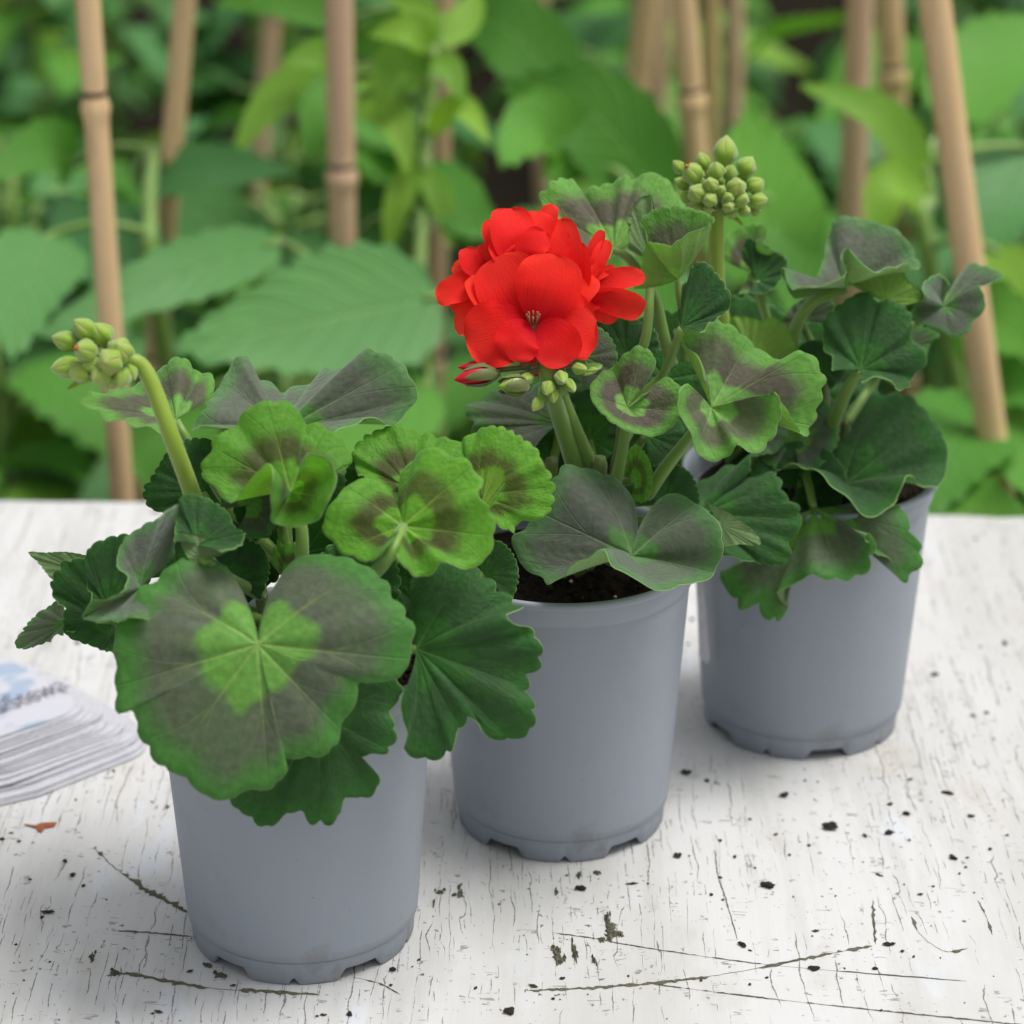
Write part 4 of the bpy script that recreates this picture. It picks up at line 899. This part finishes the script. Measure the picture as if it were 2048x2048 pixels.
for (x0, y0, x1, y1, w) in [(1092,765,1085,812,26),(1150,745,1205,730,22),(1110,770,1135,790,18),(1060,765,1030,800,14)]:
    V, Fc, UV = blade([fp(x0, y0, 4), fp((x0+x1)/2, (y0+y1)/2, 14), fp(x1, y1, 8)], w*kF, lambda t: math.sin(math.pi*min(1, t*.86+.14))**.75+.03, 9, 5, cup=.3)
    link('bract', mesh_np('bract', off(V, org2), Fc, True, UV), M_STEM, head)

# ------------------------------------------------------------------ stack of plastic plant labels
def label_mat():
    N = NT('glossy_white_label'); ob = N.coord()
    c = N.mix(N.noise(ob, 30, 3), (.48, .48, .52, 1), (.60, .60, .64, 1)); N.base(c); N.set(Roughness=.14); N.b.inputs['Specular IOR Level'].default_value = .6
    N.bump(N.noise(ob, 90, 4, .6), .6, .004); return N.m
def print_mat():
    N = NT('printed_top_label'); ob = N.coord()
    blot = N.mr(N.noise(N.mapping(ob, (1, 1.4, 1), loc=(.31, .12, 0)), 34, 3, .5), .50, .60)
    N.base(N.mix(blot, (.56, .56, .61, 1), (.34, .42, .54, 1))); N.set(Roughness=.2); N.b.inputs['Specular IOR Level'].default_value = .6; return N.m
M_LABEL, M_PRINT = label_mat(), print_mat()
M_INK = simple('grey_ink', (.17, .165, .20, 1), .5)
def build_labels():
    # rounded-end tags; local x along the tag, origin at the rounded end, pile fans out towards the viewer
    e0, e1 = atZ(20, 1612), atZ(295, 1505); ax = (e1-e0).normalized(); ang = math.atan2(ax.y, ax.x)
    W, L = .064, .120; n = 20; rs = random.Random(5)
    def outline():
        pts = []; c = .013
        for cx, cy, a0 in ((-c, W-c, math.pi/2), (-c, c, 0)):
            for k in range(7): a = a0 - math.pi/2*k/6; pts.append((cx+c*math.cos(a), cy+c*math.sin(a)))
        pts += [(-L*.45, 0), (-L, W*.30), (-L, W*.70), (-L*.45, W)]
        return pts
    out = outline()
    tipb = atZ(330, 1494); root_z = 0.
    for k in range(n):
        f = k/(n-1); thick = .00055
        z = .0004 + k*.00062
        # upper tags slide back from the viewer, so every long edge shows
        p = tipb + Vector((-math.sin(ang), math.cos(ang), 0))*(.0013*k + rs.uniform(-.0005, .0005)) - ax*(.0007*k + rs.uniform(-.003, .003))
        V = []; m = len(out)
        for zz in (0, thick):
            for (x, y) in out:
                sag = -.0000*x
                V.append((x, y, zz + .02*max(0, .012-y)*f*-.6 + .0012*math.sin(-x*26)*f))
        Fc = [tuple(range(m-1, -1, -1)), tuple(range(m, 2*m))] + [(i, (i+1) % m, m+(i+1) % m, m+i) for i in range(m)]
        o = link('plant_label', mesh_np('plant_label', V, Fc, False), M_PRINT if k == n-1 else M_LABEL)
        o.location = (p.x, p.y, z); o.rotation_euler = (0, 0, ang + rs.uniform(-.03, .03))
        if k == n-1:
            tag(o, 'printed topmost label of the stack, blue-blotched with grey lettering', 'label', 'plant labels in the stack')
            cu = bpy.data.curves.new('lettering', 'FONT'); cu.body = 't&Stewa'; cu.size = .0098; cu.extrude = .00002; cu.space_character = 1.02
            t = bpy.data.objects.new('lettering_source', cu); COL.objects.link(t)
            me = bpy.data.meshes.new_from_object(t.evaluated_get(bpy.context.evaluated_depsgraph_get())); bpy.data.objects.remove(t)
            me.name = 'lettering'; lt = link('lettering', me, M_INK, o); q_ = atZ(-16, 1432, z+thick+.0012)-Vector((p.x, p.y, 0)); lt.location = (q_.x*math.cos(ang)+q_.y*math.sin(ang), -q_.x*math.sin(ang)+q_.y*math.cos(ang), thick+.0014); lt.rotation_euler = (0, 0, .0); lt.scale = (1, 1.55, 1)
        elif k == 0: tag(o, 'lowest white label of the stack, lying on the cracked paint', 'label', 'plant labels in the stack')
        else: tag(o, 'white plastic label within the fanned stack, below the printed one', 'label', 'plant labels in the stack')
build_labels()
def build_tip_label():
    Y = POTY[2]-.020
    P = [atY(x, y, Y) for x, y in ((1392, 1130), (1404, 1130), (1420, 1318), (1414, 1328), (1398, 1314))]
    V = [p for p in P] + [p+Vector((0, .0008, 0)) for p in P]; m = 5
    Fc = [tuple(range(m-1, -1, -1)), tuple(range(m, 2*m))] + [(i, (i+1) % m, m+(i+1) % m, m+i) for i in range(m)]
    c = P[2]; o = link('plant_label', mesh_np('plant_label', off(V, c), Fc, False), M_LABEL); o.location = c
    tag(o, 'narrow pointed white label tip hanging against a grey pot', 'label')
build_tip_label()

# ------------------------------------------------------------------ crumbs on the table
def crumb_mesh(seed):
    rs = np.random.RandomState(seed); V = []; Fc = []; n, m = 5, 8
    for i in range(n+1):
        t = i/n
        for k in range(m):
            a = 2*math.pi*k/m; r = math.sin(math.pi*(.06+.88*t))**.7*(.45+.85*rs.rand()); V.append(((t-.5)*(1+.25*rs.rand()), r*.5*math.cos(a)+.12*math.sin(seed+t*5), r*.5*math.sin(a)))
    for i in range(n):
        for k in range(m): Fc.append((i*m+k, i*m+(k+1) % m, (i+1)*m+(k+1) % m, (i+1)*m+k))
    Fc.append(tuple(range(m))); Fc.append(tuple(n*m+k for k in range(m-1, -1, -1)))
    return mesh_np('soil_crumb', V, Fc, False)
CR = [crumb_mesh(s) for s in range(6)]
for c in CR: c.materials.append(M_CRUMB)
c7 = lambda x, y: (1000+x/1.844, 1600+y/1.844)
crumbs = [(*c7(x, y), L/1.844, W/1.844, a) for x, y, L, W, a in [(297,332,50,28,.1),(655,210,36,28,.4),(812,152,16,14,0),(866,211,14,24,0),(1214,104,22,34,1.2),(1434,126,40,26,.2),(1498,55,34,22,0),(1737,62,34,16,0),(1671,216,48,22,-.7),(1509,150,14,12,0),
    (486,311,54,12,.05),(992,322,36,54,1.1),(893,538,46,22,-.5),(1434,535,56,20,.1),(1158,625,54,24,.0),(1382,625,16,26,1.2),(1723,215,16,10,0),(780,352,18,14,.7),(812,288,20,10,0),(1398,278,40,10,-.5),(34,785,52,36,.4),(984,657,16,12,0),(1870,132,18,10,0),(822,370,14,10,0),(546,310,12,8,0),(230,660,26,14,.3),(196,735,18,12,.4)]]
crumbs += [(95, 1826, 32, 11, -.05), (84, 1836, 8, 8, 0), (22, 1667, 10, 5, 0), (4, 1680, 14, 8, .3), (38, 1684, 10, 7, .4), (130, 1724, 10, 10, .8), (145, 1752, 14, 12, 0), (167, 1773, 9, 8, 0), (32, 1890, 8, 5, .3), (785, 1942, 16, 13, .5), (647, 2031, 16, 7, 0), (700, 2030, 20, 11, -.9), (305, 2028, 9, 6, 0),
    (2010, 1289, 14, 11, .9), (1869, 1351, 22, 10, .2), (1973, 1427, 12, 7, 0), (1372, 1548, 26, 16, .1), (1414, 1563, 12, 10, .2), (1568, 1593, 22, 16, .2), (1376, 1290, 8, 7, 0), (1384, 1240, 10, 8, 0), (1895, 1588, 30, 10, -.2), (1660, 1658, 24, 30, .9), (155, 1287, 14, 9, 0), (311, 1025, 16, 9, 0), (1780, 1610, 14, 9, 0), (1980, 1700, 10, 8, .3), (1500, 1640, 8, 6, 0), (60, 1760, 9, 5, 0)]
crumbs = [c for c in crumbs]
for i, (x, y, L, W, a) in enumerate(crumbs):
    p = atZ(x, y); k = depth(p)/F
    o = bpy.data.objects.new('soil_crumb', CR[i % 6]); COL.objects.link(o)
    h = max(.0006, min(L, W)*k*.7); o.scale = (L*k*.74, W*k*.98, h); o.location = (p.x, p.y, h*.46); o.rotation_euler = (0, 0, a*1.3)
    tag(o, 'dark crumb of spilled potting soil lying on the white paint', 'soil crumb', 'soil crumbs scattered on the table')
# rust-brown bark flake by the labels
def bark():
    P = [atZ(x, y, .0006) for x, y in ((48, 1648), (70, 1650), (85, 1645), (113, 1644), (108, 1652), (90, 1655), (82, 1664), (76, 1660), (72, 1655))]
    c = P[0]; V = [p for p in P]+[p+Vector((0, 0, -.0005)) for p in P]; m = len(P)
    Fc = [tuple(range(m)), tuple(range(2*m-1, m-1, -1))]+[(i, m+i, m+(i+1) % m, (i+1) % m) for i in range(m)]
    o = link('bark_flake', mesh_np('bark_flake', off(V, c), Fc, False), M_BARK); o.location = c
    tag(o, 'thin rust-brown bark flake on the table below the label stack', 'bark flake')
bark()
def crumb_dust():
    rs = random.Random(11); mb = MB(); oct_ = ((1,0,0),(-1,0,0),(0,1,0),(0,-1,0),(0,0,1),(0,0,-1)); of = ((0,2,4),(2,1,4),(1,3,4),(3,0,4),(2,0,5),(1,2,5),(3,1,5),(0,3,5))
    for i in range(650):
        x = rs.uniform(-.19, .24); y = rs.uniform(.62, 1.12)
        if any((x-POTX[q])**2+(y-POTY[q])**2 < .037**2 for q in range(3)): continue
        s = .0002+.0007*rs.random()**3; e = rs.uniform(.5, 2.2); a = rs.random()*3.14; ca, sa = math.cos(a), math.sin(a)
        mb.add([(x+s*(vx*e*ca-vy*sa), y+s*(vx*e*sa+vy*ca), s*.5+vz*s*.6) for vx, vy, vz in oct_], of)
    o = mb.build('soil_dust', M_CRUMB, smooth=False); tag(o, 'fine dark soil specks sprinkled over the white table', 'soil', kind='stuff')
crumb_dust()

# ------------------------------------------------------------------ bamboo canes
def cane(pts, Y, width, mat, nodes, label, Y2=None):
    """pts: two photo points on the axis; the cane runs on above the frame and down into the soil"""
    (x0, y0), (x1, y1) = pts
    a = atY(x0, y0, Y); b = atY(x1, y1, Y if Y2 is None else Y2); d = (a-b); d /= d.z
    foot = b + d*((GZ-.04)-b.z); top = a + d*(.55)
    r = width*depth(a)/F/2
    root = empty('bamboo_cane', foot, label, 'bamboo cane', 'bamboo canes behind the table')
    L = (top-foot).length; u = (top-foot)/L
    nz = sorted([(atY(x, y, Y)-foot).dot(u) for x, y in nodes]) if nodes else []
    if not nz: nz = [random.uniform(.1, .3)]
    while nz[-1] < L-.2: nz.append(nz[-1]+random.uniform(.17, .24))
    while nz[0] > .25: nz.insert(0, nz[0]-random.uniform(.17, .22))
    st = {0., L}
    for q in nz: st |= {q-.012, q-.006, q-.0025, q, q+.003, q+.007, q+.014}
    st = sorted(s for s in st if 0 <= s <= L)
    def rad(s):
        dd = min(abs(s-q) for q in nz); sg = min(((abs(s-q), s-q) for q in nz))[1]
        return r*(1.04-.10*s/L)*(1+.22*math.exp(-((sg+.001)/.004)**2)-.06*math.exp(-((sg-.006)/.004)**2))
    bend = lambda s: Vector((math.sin(s*5+x0)*.0012, 0, 0))
    MB().tube([foot+u*s+bend(s) for s in st], [rad(s) for s in st], 18).build('culm', mat, root, foot)
    for q in nz:
        V, Fc = tube([foot+u*(q+dz)+bend(q) for dz in (.0035, .0045, .0062, .0070)], [rad(q+.0045)*f for f in (1.0, 1.03, 1.03, 1.0)], 18, False)
        MB().add(V, Fc).build('node_scar', M_NODE, root, foot)
cane([(173, 0), (247, 990)], 1.24, 51, M_CANE[0], [(184, 212)], 'tan bamboo cane rising behind the nodding green buds')
cane([(371, 0), (343, 320)], 1.46, 47, M_CANE[0], [], 'pale bamboo cane in the leaves left of the dark-ringed one')
cane([(545, 0), (515, 340)], 1.95, 40, M_CANE[1], [], 'thin brownish bamboo cane deep among the leaves, mostly hidden')
cane([(681, 30), (690, 500)], 1.42, 58, M_CANE[1], [(686, 352)], 'brown bamboo cane with a dark ring above the labels side foliage')
cane([(886, 30), (868, 550)], 1.50, 50, M_CANE[1], [], 'pinkish bamboo cane just behind the pale leafy stem')
cane([(1075, 0), (1078, 90)], 2.05, 42, M_CANE[1], [], 'short visible bamboo cane top behind broad leaves')
cane([(1292, 0), (1266, 250)], 1.75, 52, M_CANE[0], [], 'tan bamboo cane slanting beside the knotted one')
cane([(1318, 40), (1312, 240)], 2.10, 38, M_CANE[1], [], 'faint bamboo cane shadowed behind the slanting one')
cane([(1362, 0), (1388, 320)], 1.52, 54, M_CANE[0], [(1377, 200)], 'knotted bamboo cane directly behind the upright buds')
cane([(1419, 0), (1417, 290)], 1.60, 38, M_CANE[2], [], 'slim straw-coloured bamboo cane touching the knotted one')
cane([(1472, 0), (1470, 210)], 1.95, 38, M_CANE[1], [], 'dim slim bamboo cane behind the straw-coloured one')
cane([(1722, 0), (1706, 360)], 1.62, 56, M_CANE[1], [], 'broad bamboo cane half of a touching pair')
cane([(1778, 0), (1790, 360)], 1.70, 54, M_CANE[0], [], 'bamboo cane pressed against the broad one, lime leaf before it')
cane([(1864, 0), (1978, 850)], 1.28, 66, M_CANE[0], [(1845, -140), (1992, 950)], 'thick smooth bamboo cane leaning behind the frilled leaves')

# ------------------------------------------------------------------ leafy plants behind the table
def prof_ovate(t):
    return (math.sin(math.pi*t**.70)**.9)*(1-.30*t**3)*(1+.045*abs(math.sin(t*46))) + .010 if 0 < t < 1 else .015
def prof_lance(t):
    return (math.sin(math.pi*t**.80)**1.1) + .012 if 0 < t < 1 else .012
def corr(V, UV, amp):
    return V
LEAFME = []
for k in range(6):                                         # shared blades for the mass of foliage: unit length along +Y
    fold = [.25, .35, .15, .4, .3, .2][k]; arch = [.12, .2, .28, .1, .22, .16][k]; W = [.62, .55, .68, .5, .6, .58][k]
    n, m = 19, 9; V = []; UV = []
    for i in range(n):
        t = i/(n-1); hw = W/2*prof_ovate(t)*(1+.05*math.sin(t*60))
        for j in range(m):
            x = -1+2*j/(m-1); z = arch*(1-(2*t-.6)**2)*.5 + fold*abs(x)*hw*.8 + .034*math.cos((t-abs(x)*.16)*9*6.283)*abs(x)*.5 + .03*math.sin(t*9+k+3*x)*abs(x)
            V.append((x*hw, t, z)); UV.append((.5+.5*x, t))
    Fc = [(i*m+j, i*m+j+1, (i+1)*m+j+1, (i+1)*m+j) for i in range(n-1) for j in range(m-1)]
    for mk in ('green', 'blue', 'deep', 'lime'):
        me = mesh_np('leaf', V, Fc, True, UV); me.materials.append(B[mk]); LEAFME.append(me)
def leafy_plant(x, y, h, seed, nl, spread, label, pal, group='leafy plants growing behind the table'):
    rs = random.Random(seed); root = empty('leafy_plant', (x, y, GZ-.005), label, 'plant', group)
    stems = []
    for s in range(rs.choice((2, 3))):
        a = rs.random()*6.28; rr = spread*.35*rs.random(); t = Vector((rr*math.cos(a), rr*math.sin(a), h*rs.uniform(.85, 1.)))
        Q = spline([Vector((rr*.2*math.cos(a), rr*.2*math.sin(a), 0)), t*.5+Vector((rs.uniform(-.01, .01), 0, 0)), t], 8); stems.append(Q)
        MB().tube(Q, [.0055-.0025*i/7 for i in range(8)], 7).build('stem', M_BSTEM, root)
    for i in range(nl):
        Q = rs.choice(stems); f = 1-(rs.random()**1.5)*.65; q = Q[min(7, int(f*7.99))]
        a = rs.random()*6.283; L = rs.uniform(.065, .125)*(1 if f < .9 else .75); rad = spread*rs.uniform(.25, .75)
        b = q + Vector((math.cos(a)*rad*.6, math.sin(a)*rad*.6, rs.uniform(-.005, .03)))
        mk = rs.choice(pal); me = LEAFME[rs.randrange(6)*4+mk]
        o = bpy.data.objects.new('leaf', me); COL.objects.link(o); o.parent = root
        pitch = rs.uniform(-.75, .25)
        o.matrix_local = Matrix.Translation(b) @ Matrix.Rotation(a-math.pi/2, 4, 'Z') @ Matrix.Rotation(pitch, 4, 'X') @ Matrix.Rotation(rs.uniform(-.4, .4), 4, 'Y') @ Matrix.Scale(L, 4)
        MB().tube(spline([q, q.lerp(b, .5)+Vector((0, 0, .008)), b], 5), [.0022, .002, .0018, .0017, .0016], 6).build('leaf_stalk', M_BSTEM, o if False else root)
    return root
rows = [1.42, 1.60, 1.80, 2.02, 2.26, 2.55, 2.9, 3.3, 3.8, 4.4]
cnt = 0
for j, y in enumerate(rows):
    hw = (y*1.04)*1024/F + .10; step = .19 + .025*j; n = int(2*hw/step)+1
    for i in range(n):
        x = -hw + 2*hw*(i+.5)/n + random.uniform(-.04, .04)
        pal = [(0, 0, 1, 2, 2), (0, 0, 1, 3, 2), (0, 1, 1, 2, 2)][(i+j) % 3]
        h = (.40 if j == 0 else .44)*random.uniform(.85, 1.08)
        if j == 0 and x < -.10: h *= .62
        cnt += 1
        leafy_plant(x, y+random.uniform(-.05, .05), h, 500+cnt, 34 if j < 5 else 24, .13, 'green broad-leaved plant in the dense planting beyond the bamboo canes', pal)

# individual big leaves that the photograph shows clearly, as plants of their own
def show_plant(name, base, label, stem_px, leaves):
    Yb = base[1]; root = empty(name, (base[0], Yb, GZ-.005), label, 'plant', 'large-leaved plants close behind the table'); org = root.location
    P = [Vector((base[0], Yb, GZ-.005))] + [atY(x, y, Y) for x, y, Y in stem_px]
    Q = spline(P, 24); MB().tube(Q, [.006-.003*i/23 for i in range(24)], 10).build('stem', M_BSTEM, root, org)
    for i, (mid, w, mat, roll, cup) in enumerate(leaves):
        pts = [atY(x, y, Y) for x, y, Y in mid]; k = depth(pts[0])/F
        V, Fc, UV = blade(pts, w*k, prof_ovate if w > 75 else prof_lance, 26, 13, roll, cup, .04, i, face=None)
        V2 = []
        for (v, (uu, t)) in zip(V, UV):
            V2.append(v + Vector((0, 0, .075*w*k*abs(uu-.5)*math.cos((t-abs(uu-.5)*.32)*9*6.283))))
        ob = link('leaf', mesh_np('leaf', off(V2, org), Fc, True, UV), B[mat], root)
        q = min(Q[6:], key=lambda z: (z-pts[0]).length)
        MB().tube(spline([q, q.lerp(pts[0], .5)+Vector((0, 0, .006)), pts[0], pts[0].lerp(pts[1], .15)], 8), [.0026-.001*i_/7 for i_ in range(8)], 7).build('leaf_stalk', M_BSTEM, ob, org)
show_plant('leafy_plant', (-.14, 1.42), 'bluish-green plant whose long leaf crosses behind the tan cane', [(330, 700, 1.40), (300, 430, 1.42), (310, 300, 1.46)], [
    ([(560,480,1.40),(330,560,1.34),(60,680,1.30)], 130, 'blue', .35, .10), ([(300,560,1.42),(200,470,1.44),(85,400,1.50)], 190, 'blue', .3, .1),
    ([(270,360,1.46),(420,335,1.44),(600,345,1.42)], 110, 'blue', -.5, .12), ([(100,470,1.40),(60,560,1.34),(20,720,1.28)], 190, 'blue', .2, .1),
    ([(150,330,1.50),(90,300,1.46),(-30,360,1.42)], 130, 'green', .4, .1), ([(310,390,1.5),(420,430,1.48),(540,470,1.46)], 150, 'blue', -.4, .1)])
show_plant('leafy_plant', (.02, 1.38), 'plant with big ribbed leaves beside the red flower', [(700, 760, 1.36), (820, 640, 1.38), (845, 420, 1.42)], [
    ([(880,590,1.36),(640,640,1.32),(350,700,1.27)], 270, 'blue', .30, .10), ([(860,760,1.34),(700,850,1.28),(500,930,1.22)], 210, 'green', .3, .1),
    ([(560,480,1.42),(660,560,1.40),(840,600,1.38)], 150, 'blue', -.3, .1), ([(360,800,1.36),(340,900,1.33),(330,1030,1.31)], 190, 'green', .2, .1),
    ([(700,480,1.46),(760,440,1.48),(830,520,1.46)], 150, 'deep', .1, .1)])
show_plant('leafy_plant', (.00, 1.47), 'pale young plant with a slender stem and drooping lime leaves', [(842, 640, 1.46), (846, 450, 1.45), (850, 260, 1.45), (868, 120, 1.46), (880, 30, 1.47)], [
    ([(845,300,1.44),(800,400,1.42),(775,520,1.41)], 66, 'lime', .5, .2), ([(850,270,1.44),(920,215,1.42),(980,290,1.40)], 62, 'lime', -.4, .2),
    ([(700,160,1.48),(560,190,1.46),(466,312,1.44)], 92, 'lime', .3, .15), ([(720,190,1.46),(790,240,1.44),(815,350,1.42)], 84, 'lime', -.3, .15),
    ([(860,130,1.46),(780,70,1.47),(700,110,1.48)], 110, 'green', .2, .15), ([(870,90,1.46),(930,40,1.48),(960,-30,1.50)], 70, 'lime', -.2, .2),
    ([(860,160,1.45),(790,130,1.44),(760,230,1.43)], 100, 'lime', .2, .15), ([(870,100,1.45),(820,60,1.44),(740,70,1.44)], 70, 'lime', .3, .2), ([(872,90,1.45),(840,20,1.46),(760,-20,1.48)], 60, 'lime', .3, .2), ([(868,110,1.44),(900,140,1.43),(930,210,1.42)], 60, 'lime', -.3, .2),
    ([(700,150,1.46),(640,220,1.44),(620,330,1.42)], 90, 'green', .3, .15), ([(845,330,1.43),(880,400,1.42),(905,500,1.41)], 60, 'lime', -.3, .2), ([(700,140,1.47),(640,110,1.46),(560,130,1.45)], 80, 'lime', .3, .15), ([(690,40,1.5),(560,0,1.5),(430,10,1.5)], 80, 'green', .3, .1), ([(855,330,1.44),(930,420,1.42),(1010,470,1.42)], 120, 'green', -.3, .1)])
show_plant('leafy_plant', (.22, 1.50), 'plant with a broad arched leaf behind the bronze-zoned leaf', [(1300, 560, 1.48), (1330, 400, 1.50), (1300, 230, 1.54)], [
    ([(1330,400,1.50),(1190,230,1.50),(1000,170,1.52)], 200, 'green', .2, .12), ([(1180,330,1.50),(1080,260,1.48),(1000,330,1.44)], 170, 'green', .3, .1),
    ([(1560,560,1.46),(1520,400,1.50),(1500,210,1.58)], 250, 'green', -.1, .08), ([(1130,180,1.56),(1020,60,1.58),(900,40,1.60)], 170, 'green', .2, .1),
    ([(1250,520,1.46),(1300,600,1.42),(1380,680,1.38)], 150, 'green', -.2, .1), ([(1640,420,1.50),(1600,520,1.46),(1590,640,1.42)], 150, 'green', .2, .1)])
show_plant('leafy_plant', (.36, 1.44), 'plant with a bright arching lime leaf before the paired canes', [(1880, 620, 1.44), (1860, 400, 1.46), (1850, 330, 1.47)], [
    ([(1850,350,1.46),(1760,230,1.46),(1600,170,1.46)], 96, 'lime', .5, .15), ([(1860,380,1.46),(1780,380,1.44),(1750,520,1.42)], 110, 'lime', .3, .2),
    ([(1900,250,1.60),(1980,110,1.66),(2070,30,1.70)], 190, 'green', -.2, .1), ([(2080,300,1.5),(1990,420,1.46),(1960,560,1.42)], 190, 'blue', .2, .1),
    ([(1900,660,1.38),(1980,640,1.34),(2090,720,1.30)], 170, 'green', -.3, .1), ([(1990,500,1.42),(2030,560,1.40),(2080,650,1.38)], 110, 'lime', -.2, .1)])
show_plant('leafy_plant', (.33, 1.32), 'low plant with wide mid-green leaves behind the rim of the pot with the white tip', [(1960, 1000, 1.30), (1940, 900, 1.30), (1960, 800, 1.32)], [
    ([(1960,800,1.32),(1900,900,1.26),(1850,1040,1.22)], 230, 'green', .2, .1), ([(2000,780,1.32),(2040,880,1.28),(2060,1000,1.24)], 220, 'green', -.2, .1),
    ([(1940,790,1.34),(2010,760,1.32),(2090,820,1.28)], 170, 'green', -.3, .1), ([(1900,960,1.26),(1960,1010,1.22),(2060,1030,1.20)], 130, 'green', -.3, .1)])
